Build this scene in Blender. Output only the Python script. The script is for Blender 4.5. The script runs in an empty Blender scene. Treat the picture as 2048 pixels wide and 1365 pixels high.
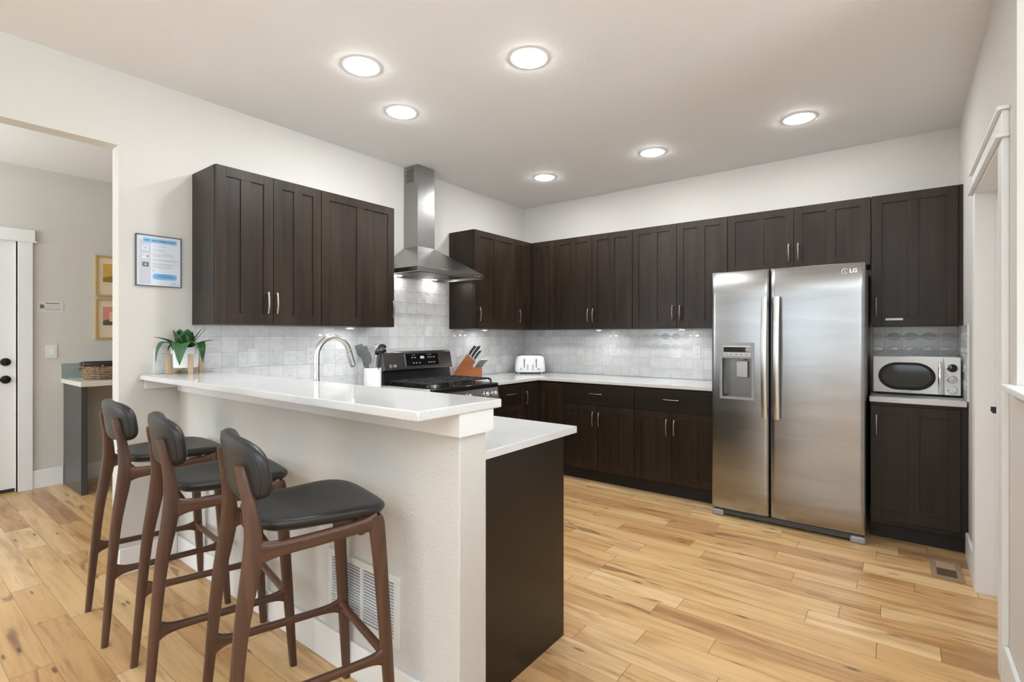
import bpy, bmesh, math, random
from mathutils import Vector, Matrix
random.seed(7)
SC = bpy.context.scene
COL = SC.collection
R = math.radians

# ------------------------------------------------------------------ camera
cam_d = bpy.data.cameras.new('camera')
cam = bpy.data.objects.new('camera', cam_d)
COL.objects.link(cam)
cam.location = (3.3629, -4.6182, 1.3024)
cam.rotation_euler = (R(90), 0, R(37.4785))
cam_d.sensor_width = 36.0
cam_d.lens = 1010.09 / 2048 * 36.0
cam_d.shift_y = -9.21 / 2048
cam_d.clip_start = 0.02
SC.camera = cam

# ------------------------------------------------------------------ world, daylight, exposure
SC.view_settings.view_transform = 'Standard'
SC.view_settings.look = 'None'
SC.view_settings.exposure = 0.0
SC.view_settings.gamma = 1.0
SC.view_settings.use_curve_mapping = False
wd = bpy.data.worlds.new('world'); SC.world = wd; wd.use_nodes = True
wd.node_tree.nodes['Background'].inputs[0].default_value = (0.80, 0.90, 1.0, 1)
wd.node_tree.nodes['Background'].inputs[1].default_value = 1.0

def area(name, loc, rot, sx, sy, power, col):
    l = bpy.data.lights.new(name, 'AREA'); l.shape = 'RECTANGLE'
    l.size = sx; l.size_y = sy; l.energy = power; l.color = col
    o = bpy.data.objects.new(name, l); COL.objects.link(o)
    o.location = loc; o.rotation_euler = rot
    return o
# daylight entering through the windows of the living room behind the camera and of the hall
DAY = (0.82, 0.92, 1.0)
area('window_daylight', (1.55, -9.46, 1.45), (R(90), 0, 0), 1.9, 1.7, 25, DAY)
area('window_daylight', (4.25, -9.46, 1.45), (R(90), 0, 0), 1.9, 1.7, 27, DAY)
area('window_daylight', (6.26, -6.9, 1.45), (R(90), 0, R(90)), 2.4, 1.7, 8, DAY)
area('window_daylight', (6.26, -3.2, 1.75), (R(90), 0, R(90)), 1.5, 1.3, 66, DAY)
area('window_daylight', (-1.3, -7.46, 1.5), (R(90), 0, 0), 1.3, 1.5, 70, DAY)
area('added_uplight', (-1.5, -5.6, 1.80), (R(180), 0, 0), 0.3, 0.3, 34, (0.90, 0.96, 1.0))  # added fill light to brighten the hall, aimed up, without a lamp
# added fill lights behind the camera, aimed up at the ceiling; no lamps stand there
area('added_uplight', (4.1, -5.7, 1.85), (R(180), 0, 0), 0.35, 0.35, 128, (0.82, 0.925, 1.0))
area('added_uplight', (2.6, -7.0, 1.85), (R(180), 0, 0), 0.35, 0.35, 80, (0.82, 0.925, 1.0))

# ------------------------------------------------------------------ node materials
def mat(name):
    m = bpy.data.materials.new(name); m.use_nodes = True
    nt = m.node_tree
    return m, nt, nt.nodes['Principled BSDF']
def nd(nt, typ, **kw):
    n = nt.nodes.new(typ)
    for k, v in kw.items(): setattr(n, k, v)
    return n
def lk(nt, a, b): nt.links.new(a, b)
def math_n(nt, op, a, b=None, c=None):
    n = nt.nodes.new('ShaderNodeMath'); n.operation = op
    for i, v in enumerate((a, b, c)):
        if v is None: continue
        if isinstance(v, (int, float)): n.inputs[i].default_value = v
        else: nt.links.new(v, n.inputs[i])
    return n.outputs[0]
def ramp(nt, fac, stops):
    n = nt.nodes.new('ShaderNodeValToRGB')
    e = n.color_ramp.elements
    while len(e) < len(stops): e.new(0.5)
    for el, (p, c) in zip(e, stops):
        el.position = p; el.color = (*c, 1) if len(c) == 3 else c
    if fac is not None: nt.links.new(fac, n.inputs[0])
    return n
def coords(nt, kind='Object', scale=(1, 1, 1), rot=(0, 0, 0)):
    tc = nd(nt, 'ShaderNodeTexCoord'); mp = nd(nt, 'ShaderNodeMapping')
    mp.inputs['Scale'].default_value = scale; mp.inputs['Rotation'].default_value = rot
    lk(nt, tc.outputs[kind], mp.inputs[0])
    return mp.outputs[0]
def pos(nt):
    return nd(nt, 'ShaderNodeNewGeometry').outputs['Position']
def noise(nt, vec, scale, detail=2, rough=0.5, dist=0.0):
    n = nd(nt, 'ShaderNodeTexNoise')
    n.inputs['Scale'].default_value = scale; n.inputs['Detail'].default_value = detail
    n.inputs['Roughness'].default_value = rough; n.inputs['Distortion'].default_value = dist
    if vec is not None: lk(nt, vec, n.inputs['Vector'])
    return n
def bump(nt, h, strength, dist, bs):
    b = nd(nt, 'ShaderNodeBump'); b.inputs['Strength'].default_value = strength
    b.inputs['Distance'].default_value = dist
    lk(nt, h, b.inputs['Height']); lk(nt, b.outputs[0], bs.inputs['Normal'])
    return b
def mixc(nt, fac, a, b, mode='MIX'):
    n = nt.nodes.new('ShaderNodeMix'); n.data_type = 'RGBA'; n.blend_type = mode
    for sock, v in ((n.inputs[0], fac), (n.inputs[6], a), (n.inputs[7], b)):
        if isinstance(v, (int, float)): sock.default_value = v
        elif isinstance(v, tuple): sock.default_value = (*v, 1) if len(v) == 3 else v
        else: nt.links.new(v, sock)
    return n.outputs[2]
def plain(name, col, rough=0.5, metal=0.0, spec=0.5, var=0.0, coat=0.0):
    m, nt, b = mat(name)
    b.inputs['Roughness'].default_value = rough; b.inputs['Metallic'].default_value = metal
    b.inputs['Specular IOR Level'].default_value = spec
    b.inputs['Coat Weight'].default_value = coat
    if var:
        n = noise(nt, coords(nt), 18, 3)
        r = ramp(nt, n.outputs[0], [(0.3, tuple(c * (1 - var) for c in col)), (0.7, tuple(min(1, c * (1 + var)) for c in col))])
        lk(nt, r.outputs[0], b.inputs['Base Color'])
    else:
        b.inputs['Base Color'].default_value = (*col, 1)
    return m
def emit(name, col, strength):
    m, nt, b = mat(name)
    b.inputs['Base Color'].default_value = (*col, 1)
    b.inputs['Emission Color'].default_value = (*col, 1)
    b.inputs['Emission Strength'].default_value = strength
    return m

def wall_mat(name, col, bscale=95, bstr=0.28, dist=0.004):
    m, nt, b = mat(name)
    b.inputs['Base Color'].default_value = (*col, 1); b.inputs['Roughness'].default_value = 0.75
    b.inputs['Specular IOR Level'].default_value = 0.25
    p = pos(nt)
    n = noise(nt, p, bscale, 3, 0.55)
    bump(nt, n.outputs[0], bstr, dist, b)
    return m

def floor_mat():
    m, nt, b = mat('hickory_planks')
    p = pos(nt); sep = nd(nt, 'ShaderNodeSeparateXYZ'); lk(nt, p, sep.inputs[0])
    x, y = sep.outputs[0], sep.outputs[1]
    yr = math_n(nt, 'DIVIDE', math_n(nt, 'ADD', y, 20.008), 0.127)
    row = math_n(nt, 'FLOOR', yr)
    w1 = nd(nt, 'ShaderNodeTexWhiteNoise', noise_dimensions='1D'); lk(nt, row, w1.inputs['W'])
    xs = math_n(nt, 'ADD', math_n(nt, 'MULTIPLY', x, 1.25), math_n(nt, 'MULTIPLY', w1.outputs[0], 17.3))
    slope = math_n(nt, 'MULTIPLY_ADD', math_n(nt, 'COSINE', math_n(nt, 'MULTIPLY', xs, 2.3)), 0.0017 * 0.736, 0.0017)
    ws = math_n(nt, 'MULTIPLY', math_n(nt, 'SINE', math_n(nt, 'MULTIPLY', xs, 2.3)), 0.32)
    xs = math_n(nt, 'ADD', math_n(nt, 'ADD', xs, ws), 60.0)
    idx = math_n(nt, 'FLOOR', xs)
    cv = nd(nt, 'ShaderNodeCombineXYZ'); lk(nt, row, cv.inputs[0]); lk(nt, idx, cv.inputs[1])
    w2 = nd(nt, 'ShaderNodeTexWhiteNoise', noise_dimensions='2D'); lk(nt, cv.outputs[0], w2.inputs['Vector'])
    rnd = w2.outputs['Value']
    base = ramp(nt, rnd, [(0.0, (0.62, 0.380, 0.170)), (0.2, (0.70, 0.465, 0.225)), (0.42, (0.55, 0.315, 0.135)),
                          (0.6, (0.76, 0.535, 0.285)), (0.8, (0.64, 0.395, 0.175)), (0.92, (0.43, 0.240, 0.115)), (1.0, (0.47, 0.275, 0.135))])
    # grain, offset per plank
    off = math_n(nt, 'MULTIPLY', rnd, 40.0)
    def gv(sx, sy):
        c = nd(nt, 'ShaderNodeCombineXYZ')
        lk(nt, math_n(nt, 'ADD', math_n(nt, 'MULTIPLY', x, sx), off), c.inputs[0])
        lk(nt, math_n(nt, 'MULTIPLY', y, sy), c.inputs[1]); lk(nt, off, c.inputs[2])
        return c.outputs[0]
    n1 = noise(nt, gv(1.6, 26.0), 1.0, 6, 0.62, 0.6)
    n2 = noise(nt, gv(1.1, 8.0), 1.0, 3, 0.55, 1.2)
    n3 = noise(nt, gv(1.9, 13.0), 1.0, 3, 0.5, 0.8)
    g1 = ramp(nt, n1.outputs[0], [(0.3, (0.70, 0.63, 0.55)), (0.52, (1.0, 1.0, 1.0)), (0.75, (1.06, 1.05, 1.04))])
    g2 = ramp(nt, n2.outputs[0], [(0.31, (0.64, 0.53, 0.44)), (0.47, (0.98, 0.97, 0.95)), (0.7, (1.08, 1.08, 1.08))])
    c = mixc(nt, 0.8, base.outputs[0], g1.outputs[0], 'MULTIPLY')
    c = mixc(nt, 0.85, c, g2.outputs[0], 'MULTIPLY')
    st = ramp(nt, n3.outputs[0], [(0.635, (0, 0, 0)), (0.70, (1, 1, 1))])
    c = mixc(nt, math_n(nt, 'MULTIPLY', st.outputs[0], 0.72), c, (0.20, 0.10, 0.05))
    # small dark knots, drawn out along the board
    vo = nd(nt, 'ShaderNodeTexVoronoi', voronoi_dimensions='2D'); vo.inputs['Scale'].default_value = 1.0
    vo.inputs['Randomness'].default_value = 1.0
    cvv = nd(nt, 'ShaderNodeCombineXYZ')
    lk(nt, math_n(nt, 'ADD', math_n(nt, 'MULTIPLY', x, 2.2), off), cvv.inputs[0])
    lk(nt, math_n(nt, 'ADD', math_n(nt, 'MULTIPLY', y, 9.5), math_n(nt, 'MULTIPLY', n2.outputs[0], 0.4)), cvv.inputs[1])
    lk(nt, cvv.outputs[0], vo.inputs['Vector'])
    kn = ramp(nt, vo.outputs['Distance'], [(0.030, (1, 1, 1)), (0.085, (0, 0, 0))])
    sepc = nd(nt, 'ShaderNodeSeparateColor'); lk(nt, vo.outputs['Color'], sepc.inputs[0])
    pick = math_n(nt, 'GREATER_THAN', sepc.outputs[0], 0.76)
    c = mixc(nt, math_n(nt, 'MULTIPLY', math_n(nt, 'MULTIPLY', kn.outputs[0], pick), 0.8), c, (0.07, 0.035, 0.02))
    # seams
    fy = math_n(nt, 'FRACT', yr); fx = math_n(nt, 'FRACT', xs)
    ey = math_n(nt, 'MINIMUM', fy, math_n(nt, 'SUBTRACT', 1.0, fy))
    ex = math_n(nt, 'MINIMUM', fx, math_n(nt, 'SUBTRACT', 1.0, fx))
    gy = math_n(nt, 'LESS_THAN', ey, 0.011); gx = math_n(nt, 'LESS_THAN', ex, slope)
    gap = math_n(nt, 'MAXIMUM', math_n(nt, 'MULTIPLY', gy, 0.55), math_n(nt, 'MULTIPLY', gx, 0.9))
    c = mixc(nt, gap, c, (0.17, 0.09, 0.045))
    lk(nt, c, b.inputs['Base Color'])
    rr = ramp(nt, n1.outputs[0], [(0.3, (0.36,) * 3), (0.7, (0.26,) * 3)])
    lk(nt, rr.outputs[0], b.inputs['Roughness'])
    b.inputs['Specular IOR Level'].default_value = 0.45
    h = math_n(nt, 'SUBTRACT', math_n(nt, 'MULTIPLY', n1.outputs[0], 0.12), math_n(nt, 'MAXIMUM', gy, gx))
    bump(nt, h, 0.35, 0.0015, b)
    return m

def grain_mat(name, dark, light, scale, rough=0.35, contrast=(0.3, 0.7), blotch=0.35, spec=0.5, coat=0.0):
    m, nt, b = mat(name)
    v = coords(nt, 'Object', scale)
    oi = nd(nt, 'ShaderNodeObjectInfo')
    va = nd(nt, 'ShaderNodeVectorMath', operation='ADD'); lk(nt, v, va.inputs[0])
    mm = math_n(nt, 'MULTIPLY', oi.outputs['Random'], 30.0)
    cc = nd(nt, 'ShaderNodeCombineXYZ')
    for i in range(3): lk(nt, mm, cc.inputs[i])
    lk(nt, cc.outputs[0], va.inputs[1])
    n1 = noise(nt, va.outputs[0], 1.0, 5, 0.6, 0.5)
    n2 = noise(nt, coords(nt, 'Object', tuple(s * 0.12 + 1.0 for s in scale)), 1.0, 2)
    f = math_n(nt, 'ADD', math_n(nt, 'MULTIPLY', n1.outputs[0], 1 - blotch), math_n(nt, 'MULTIPLY', n2.outputs[0], blotch))
    r = ramp(nt, f, [(contrast[0], dark), (contrast[1], light)])
    lk(nt, r.outputs[0], b.inputs['Base Color'])
    b.inputs['Roughness'].default_value = rough
    b.inputs['Specular IOR Level'].default_value = spec
    b.inputs['Coat Weight'].default_value = coat
    bump(nt, n1.outputs[0], 0.06, 0.0008, b)
    return m

def quartz_mat():
    m, nt, b = mat('white_quartz')
    p = pos(nt)
    n1 = noise(nt, p, 230, 2, 0.5); n2 = noise(nt, p, 6, 3)
    base = ramp(nt, n2.outputs[0], [(0.3, (0.68, 0.68, 0.675)), (0.7, (0.74, 0.74, 0.735))])
    sp = ramp(nt, n1.outputs[0], [(0.33, (1, 1, 1)), (0.37, (0, 0, 0))])
    c = mixc(nt, math_n(nt, 'MULTIPLY', sp.outputs[0], 0.6), base.outputs[0], (0.40, 0.39, 0.38))
    lk(nt, c, b.inputs['Base Color'])
    b.inputs['Roughness'].default_value = 0.10
    b.inputs['Specular IOR Level'].default_value = 0.6
    return m

def tile_mat(axis):
    # square glazed tiles with a raised lens across every horizontal joint
    m, nt, b = mat('glazed_relief_tile_' + axis)
    p = pos(nt); sep = nd(nt, 'ShaderNodeSeparateXYZ'); lk(nt, p, sep.inputs[0])
    a = sep.outputs[0] if axis == 'x' else sep.outputs[1]
    u = math_n(nt, 'DIVIDE', math_n(nt, 'ADD', a, 20.02), 0.1)
    v = math_n(nt, 'DIVIDE', math_n(nt, 'SUBTRACT', sep.outputs[2], 0.908), 0.0985)
    fu = math_n(nt, 'FRACT', u); fv = math_n(nt, 'FRACT', v)
    iu = math_n(nt, 'FLOOR', u); iv = math_n(nt, 'FLOOR', v)
    cv = nd(nt, 'ShaderNodeCombineXYZ'); lk(nt, iu, cv.inputs[0]); lk(nt, iv, cv.inputs[1])
    wn = nd(nt, 'ShaderNodeTexWhiteNoise', noise_dimensions='2D'); lk(nt, cv.outputs[0], wn.inputs['Vector'])
    eu = math_n(nt, 'MINIMUM', fu, math_n(nt, 'SUBTRACT', 1.0, fu))
    ev = math_n(nt, 'MINIMUM', fv, math_n(nt, 'SUBTRACT', 1.0, fv))
    g = math_n(nt, 'LESS_THAN', math_n(nt, 'MINIMUM', eu, ev), 0.014)
    n = noise(nt, p, 14, 4, 0.6, 1.0)
    vein = ramp(nt, n.outputs[0], [(0.28, (0.68, 0.68, 0.675)), (0.5, (0.765, 0.765, 0.76)), (0.7, (0.80, 0.80, 0.795))])
    tone = ramp(nt, wn.outputs[0], [(0.0, (0.90, 0.90, 0.90)), (1.0, (1.04, 1.04, 1.04))])
    c = mixc(nt, 1.0, vein.outputs[0], tone.outputs[0], 'MULTIPLY')
    c = mixc(nt, math_n(nt, 'MULTIPLY', g, 0.75), c, (0.50, 0.49, 0.48))
    lk(nt, c, b.inputs['Base Color'])
    b.inputs['Roughness'].default_value = 0.16
    h = math_n(nt, 'ADD', math_n(nt, 'MULTIPLY', g, -0.25), math_n(nt, 'MULTIPLY', n.outputs[0], 0.25))
    bump(nt, h, 0.6, 0.005, b)
    return m

def steel_mat(name, col, rough, scale, streak=0.06, swirl=0.4):
    m, nt, b = mat(name)
    n = noise(nt, coords(nt, 'Object', scale), 1.0, 2, 0.5, swirl * 0.6)
    n2 = noise(nt, coords(nt, 'Object', tuple(max(0.5, q * 0.06) for q in scale)), 1.0, 2, 0.5, 0.4)
    f = math_n(nt, 'ADD', math_n(nt, 'MULTIPLY', n.outputs[0], 0.4), math_n(nt, 'MULTIPLY', n2.outputs[0], 0.6))
    c = ramp(nt, f, [(0.25, tuple(x * (1 - streak) for x in col)), (0.75, tuple(min(1, x * (1 + streak)) for x in col))])
    lk(nt, c.outputs[0], b.inputs['Base Color'])
    rr = ramp(nt, f, [(0.25, (rough * 0.9,) * 3), (0.75, (rough * 1.1,) * 3)])
    lk(nt, rr.outputs[0], b.inputs['Roughness'])
    b.inputs['Metallic'].default_value = 1.0
    return m

def leather_mat():
    m, nt, b = mat('black_leather')
    b.inputs['Base Color'].default_value = (0.016, 0.016, 0.016, 1)
    b.inputs['Roughness'].default_value = 0.42
    b.inputs['Specular IOR Level'].default_value = 0.5
    v = nd(nt, 'ShaderNodeTexVoronoi'); v.inputs['Scale'].default_value = 420
    lk(nt, coords(nt), v.inputs['Vector'])
    bump(nt, v.outputs['Distance'], 0.12, 0.001, b)
    return m

def wicker_mat():
    m, nt, b = mat('woven_rush')
    w = nd(nt, 'ShaderNodeTexWave', wave_type='BANDS', bands_direction='Z')
    w.inputs['Scale'].default_value = 22; w.inputs['Distortion'].default_value = 3.5; w.inputs['Detail'].default_value = 3
    w.inputs['Detail Scale'].default_value = 3
    lk(nt, coords(nt), w.inputs['Vector'])
    n = noise(nt, coords(nt, 'Object', (60, 60, 12)), 1, 3)
    f = math_n(nt, 'ADD', math_n(nt, 'MULTIPLY', w.outputs['Fac'], 0.55), math_n(nt, 'MULTIPLY', n.outputs[0], 0.5))
    r = ramp(nt, f, [(0.3, (0.035, 0.02, 0.012)), (0.5, (0.26, 0.16, 0.08)), (0.75, (0.52, 0.37, 0.22))])
    lk(nt, r.outputs[0], b.inputs['Base Color']); b.inputs['Roughness'].default_value = 0.8
    bump(nt, f, 0.8, 0.01, b)
    return m

WALL = wall_mat('wall_paint', (0.655, 0.63, 0.59))
WALLF = wall_mat('orange_peel_wall_paint', (0.665, 0.645, 0.61), 150, 0.55, 0.005)
HALLP = wall_mat('hall_wall_paint', (0.66, 0.635, 0.585))
CEIL = wall_mat('ceiling_paint', (0.86, 0.86, 0.855), 70, 0.30, 0.004)
TRIM = plain('white_trim_paint', (0.85, 0.85, 0.85), 0.4)
FLOOR = floor_mat()
CAB = grain_mat('espresso_stained_wood', (0.0075, 0.0048, 0.0033), (0.0440, 0.0275, 0.0185), (30, 30, 1.5), 0.37, (0.30, 0.74), 0.55, 0.30)
CABX = grain_mat('espresso_stained_wood_flat_grain', (0.0075, 0.0048, 0.0033), (0.026, 0.0170, 0.0115), (2.0, 2.0, 40), 0.37, (0.28, 0.72), 0.5, 0.30)
PANEL = grain_mat('espresso_end_panel', (0.007, 0.0046, 0.0028), (0.015, 0.0094, 0.0055), (14, 14, 1.2), 0.30, (0.25, 0.75), 0.5, 0.5)
KICK = plain('dark_toe_kick', (0.008, 0.0065, 0.0058), 0.55)
GREYP = grain_mat('charcoal_panel', (0.040, 0.040, 0.042), (0.062, 0.062, 0.064), (20, 20, 1.4), 0.35)
QUARTZ = quartz_mat()
TILEX = tile_mat('x'); TILEY = tile_mat('y')
STEEL_F = steel_mat('brushed_steel_fridge', (0.375, 0.375, 0.375), 0.25, (1.1, 1.1, 8), 0.26, 1.8)  # streaks in the colour imitate wavy reflections as well as wipe marks
STEEL = steel_mat('brushed_steel', (0.50, 0.495, 0.485), 0.27, (1, 1, 60))
STEEL_V = steel_mat('brushed_steel_hood', (0.36, 0.355, 0.35), 0.26, (1, 1, 50), 0.05)
NICKEL = plain('satin_nickel', (0.40, 0.37, 0.345), 0.32, 1.0)
BRONZE = plain('aged_bronze', (0.27, 0.235, 0.215), 0.36, 1.0)
CHROME = plain('chrome', (0.80, 0.80, 0.80), 0.10, 1.0)
FAUCET = plain('brushed_nickel', (0.60, 0.585, 0.56), 0.25, 1.0)
DSTEEL = steel_mat('dark_stainless', (0.27, 0.255, 0.245), 0.26, (1, 1, 60), 0.05)
FSIDE = plain('grey_fridge_side', (0.21, 0.20, 0.19), 0.45, 0.4)
GPLAS = plain('grey_plastic', (0.34, 0.34, 0.345), 0.35, 0.3)
DGREY = plain('dark_grey_plastic', (0.09, 0.09, 0.095), 0.45)
BLACK = plain('black_enamel', (0.010, 0.010, 0.010), 0.22)
IRON = plain('cast_iron', (0.016, 0.016, 0.017), 0.55, var=0.2)
GLASSB = plain('black_glass', (0.006, 0.006, 0.007), 0.06, spec=0.6)
WHITEG = plain('white_gloss_enamel', (0.86, 0.86, 0.85), 0.18)
WHITEP = plain('white_plastic', (0.76, 0.76, 0.745), 0.35)
SOCK = plain('socket_grey', (0.62, 0.62, 0.61), 0.4)
SLOT = plain('dark_slot', (0.02, 0.02, 0.02), 0.6)
CERAM = plain('white_ceramic', (0.80, 0.80, 0.79), 0.2)
SILIC = plain('grey_silicone', (0.105, 0.11, 0.11), 0.5)
DSIL = plain('black_nylon', (0.022, 0.022, 0.023), 0.4)
LEATHER = leather_mat()
STITCH = plain('leather_seam', (0.028, 0.028, 0.028), 0.5)
WALNUT = grain_mat('walnut_upright_grain', (0.030, 0.0130, 0.0080), (0.142, 0.067, 0.040), (30, 30, 2.2), 0.36, (0.26, 0.74), 0.3, 0.5)
WALNUTY = grain_mat('walnut_long_grain', (0.030, 0.0130, 0.0080), (0.142, 0.067, 0.040), (30, 2.2, 30), 0.36, (0.26, 0.74), 0.3, 0.5)
WALNUTX = grain_mat('walnut_cross_grain', (0.060, 0.025, 0.0145), (0.160, 0.072, 0.042), (2.2, 30, 30), 0.36, (0.26, 0.74), 0.3, 0.5)
BLOCK = grain_mat('cherry_wood', (0.26, 0.070, 0.016), (0.42, 0.135, 0.034), (4, 4, 30), 0.35, (0.3, 0.7), 0.3)
OAKL = grain_mat('pale_stand_wood', (0.37, 0.26, 0.14), (0.50, 0.37, 0.22), (40, 40, 4), 0.5)
WICK = wicker_mat()
GOLD = plain('gold_frame', (0.62, 0.40, 0.13), 0.35, 0.2)
FRAMEB = plain('slate_frame', (0.07, 0.075, 0.085), 0.4)
PAPER = plain('cream_paper', (0.80, 0.72, 0.60), 0.7)
LEAF, _nt, _b = mat('glossy_green_leaf')
_n = noise(_nt, coords(_nt, 'Object', (12, 12, 12)), 1.5, 3)
_r = ramp(_nt, _n.outputs[0], [(0.3, (0.008, 0.048, 0.012)), (0.7, (0.045, 0.150, 0.040))])
lk(_nt, _r.outputs[0], _b.inputs['Base Color']); _b.inputs['Roughness'].default_value = 0.32
SOIL = plain('potting_soil', (0.03, 0.02, 0.014), 0.9)
GTILE = grain_mat('green_glass_tile', (0.20, 0.26, 0.24), (0.34, 0.40, 0.375), (3, 3, 26), 0.15)
CONSTOP = plain('cream_stone', (0.72, 0.68, 0.60), 0.25, var=0.05)
LAMP = emit('lamp_diffuser', (0.97, 0.985, 1.0), 182.0)
HOODL = emit('hood_lamp', (1.0, 0.96, 0.90), 60.0)
PUCK = emit('puck_lamp', (0.98, 0.985, 1.0), 90.0)
DISPLAY = emit('display_glow', (0.85, 0.92, 1.0), 0.35)
def flat(name, c): return plain(name, c, 0.6)
P_WHITE = flat('print_white', (0.70, 0.745, 0.80)); P_BLUE = flat('print_light_blue', (0.30, 0.56, 0.80))
P_BLUE2 = flat('print_blue', (0.17, 0.44, 0.80)); P_NAVY = flat('print_navy', (0.05, 0.14, 0.28))
P_GREY = flat('print_grey', (0.55, 0.575, 0.64)); P_TXT = flat('print_text_grey', (0.42, 0.44, 0.48))
P_DGREY = flat('print_dark_grey', (0.14, 0.15, 0.17)); P_RED = flat('print_red', (0.45, 0.12, 0.14))
P_CREAM = flat('print_cream', (0.82, 0.66, 0.49)); P_MUST = flat('print_mustard', (0.66, 0.40, 0.09))
P_OLIVE = flat('print_olive', (0.29, 0.21, 0.05)); P_CORAL = flat('print_coral', (0.66, 0.28, 0.19))
P_DOLIVE = flat('print_dark_olive', (0.10, 0.085, 0.05)); P_PEACH = flat('print_peach', (0.80, 0.50, 0.35))
P_SIGN = flat('print_sign', (0.70, 0.685, 0.65))

# ------------------------------------------------------------------ mesh builder
WL = {}
class MB:
    def __init__(s): s.bm = bmesh.new()
    def _faces(s, fs, mi, sm):
        for f in fs: f.material_index = mi; f.smooth = sm
    def box(s, x0, x1, y0, y1, z0, z1, bev=0.0, mi=0, seg=2, sm=False):
        if x0 > x1: x0, x1 = x1, x0
        if y0 > y1: y0, y1 = y1, y0
        if z0 > z1: z0, z1 = z1, z0
        v = [s.bm.verts.new(p) for p in ((x0,y0,z0),(x1,y0,z0),(x1,y1,z0),(x0,y1,z0),(x0,y0,z1),(x1,y0,z1),(x1,y1,z1),(x0,y1,z1))]
        fs = [s.bm.faces.new([v[i] for i in q]) for q in ((3,2,1,0),(4,5,6,7),(0,1,5,4),(1,2,6,5),(2,3,7,6),(3,0,4,7))]
        s._faces(fs, mi, sm)
        if bev: s._bevel(fs, bev, seg, mi)
        return s
    def _bevel(s, fs, bev, seg, mi):
        ns = [f.normal.copy() for f in fs if (f.normal_update() or True)]
        es = list({e for f in fs for e in f.edges})
        r = bmesh.ops.bevel(s.bm, geom=es, offset=bev, segments=seg, affect='EDGES', profile=0.5)
        for f in r['faces']:
            f.normal_update(); f.material_index = mi
            f.smooth = not any(f.normal.dot(n) > 0.9995 for n in ns)
    def prism(s, pts, axis, a0, a1, mi=0, bev=0.0, seg=2):
        # pts: outline in the two other axes (in x,y,z order), extruded along axis
        def P(p, a):
            if axis == 'x': return (a, p[0], p[1])
            if axis == 'y': return (p[0], a, p[1])
            return (p[0], p[1], a)
        va = [s.bm.verts.new(P(p, a0)) for p in pts]; vb = [s.bm.verts.new(P(p, a1)) for p in pts]
        n = len(pts)
        fs = [s.bm.faces.new(va[::-1]), s.bm.faces.new(vb)]
        for i in range(n): fs.append(s.bm.faces.new((va[i], va[(i+1)%n], vb[(i+1)%n], vb[i])))
        bmesh.ops.recalc_face_normals(s.bm, faces=fs)
        s._faces(fs, mi, False)
        if bev: s._bevel(fs, bev, seg, mi)
        return s
    def poly3(s, quads, mi=0):
        for q in quads:
            f = s.bm.faces.new([s.bm.verts.new(p) for p in q]); f.material_index = mi
        return s
    def rings(s, rings, mi=0, cap0=True, cap1=True, closed=True, sm=True):
        vs = [[s.bm.verts.new(p) for p in r] for r in rings]
        fs = []; n = len(rings[0])
        for a, b in zip(vs[:-1], vs[1:]):
            for i in range(n if closed else n - 1):
                fs.append(s.bm.faces.new((a[i], a[(i+1)%n], b[(i+1)%n], b[i])))
        caps = []
        if cap0: caps.append(s.bm.faces.new(vs[0][::-1]))
        if cap1: caps.append(s.bm.faces.new(vs[-1]))
        s._faces(fs, mi, sm); s._faces(caps, mi, False)
        bmesh.ops.recalc_face_normals(s.bm, faces=fs + caps)
        return s
    def lathe(s, prof, c=(0, 0, 0), n=32, axis='z', mi=0, cap0=True, cap1=True):
        rs = []
        for r, h in prof:
            ring = []
            for i in range(n):
                t = 2 * math.pi * i / n; a, b = r * math.cos(t), r * math.sin(t)
                if axis == 'z': ring.append((c[0] + a, c[1] + b, c[2] + h))
                elif axis == 'x': ring.append((c[0] + h, c[1] + a, c[2] + b))
                else: ring.append((c[0] + a, c[1] + h, c[2] + b))
            rs.append(ring)
        return s.rings(rs, mi, cap0, cap1)
    def tube(s, pts, r, n=12, mi=0, flat=None, up=None):
        # r: radius or list; flat: (width factor, height factor) for an oval section
        pts = [Vector(p) for p in pts]; N = len(pts)
        rr = r if isinstance(r, (list, tuple)) else [r] * N
        rs = []; prev = None
        for i, p in enumerate(pts):
            t = (pts[min(i+1, N-1)] - pts[max(i-1, 0)]).normalized()
            if prev is None:
                u = Vector(up) if up else (Vector((0, 0, 1)) if abs(t.z) < 0.9 else Vector((1, 0, 0)))
            else: u = prev
            u = (u - t * u.dot(t)).normalized(); w = t.cross(u); prev = u
            fx, fy = flat if flat else (1, 1)
            rs.append([p + (u * math.cos(2*math.pi*k/n) * fy + w * math.sin(2*math.pi*k/n) * fx) * rr[i] for k in range(n)])
        return s.rings(rs, mi)
    def sweep(s, pts, sec, U, W, n=16, mi=0, e=3.2):
        # pts: centres; sec: (half along U, half along W) per point; U, W: axes of the section
        U = Vector(U); W = Vector(W); rs = []
        for p, (a, b) in zip(pts, sec):
            p = Vector(p); ring = []
            for k in range(n):
                t = 2 * math.pi * (k + 0.5) / n; c, d = math.cos(t), math.sin(t)
                ring.append(p + U * (a * math.copysign(abs(c) ** (2 / e), c)) + W * (b * math.copysign(abs(d) ** (2 / e), d)))
            rs.append(ring)
        return s.rings(rs, mi)
    def xf(s, M):
        bmesh.ops.transform(s.bm, matrix=M, verts=s.bm.verts); return s
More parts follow.
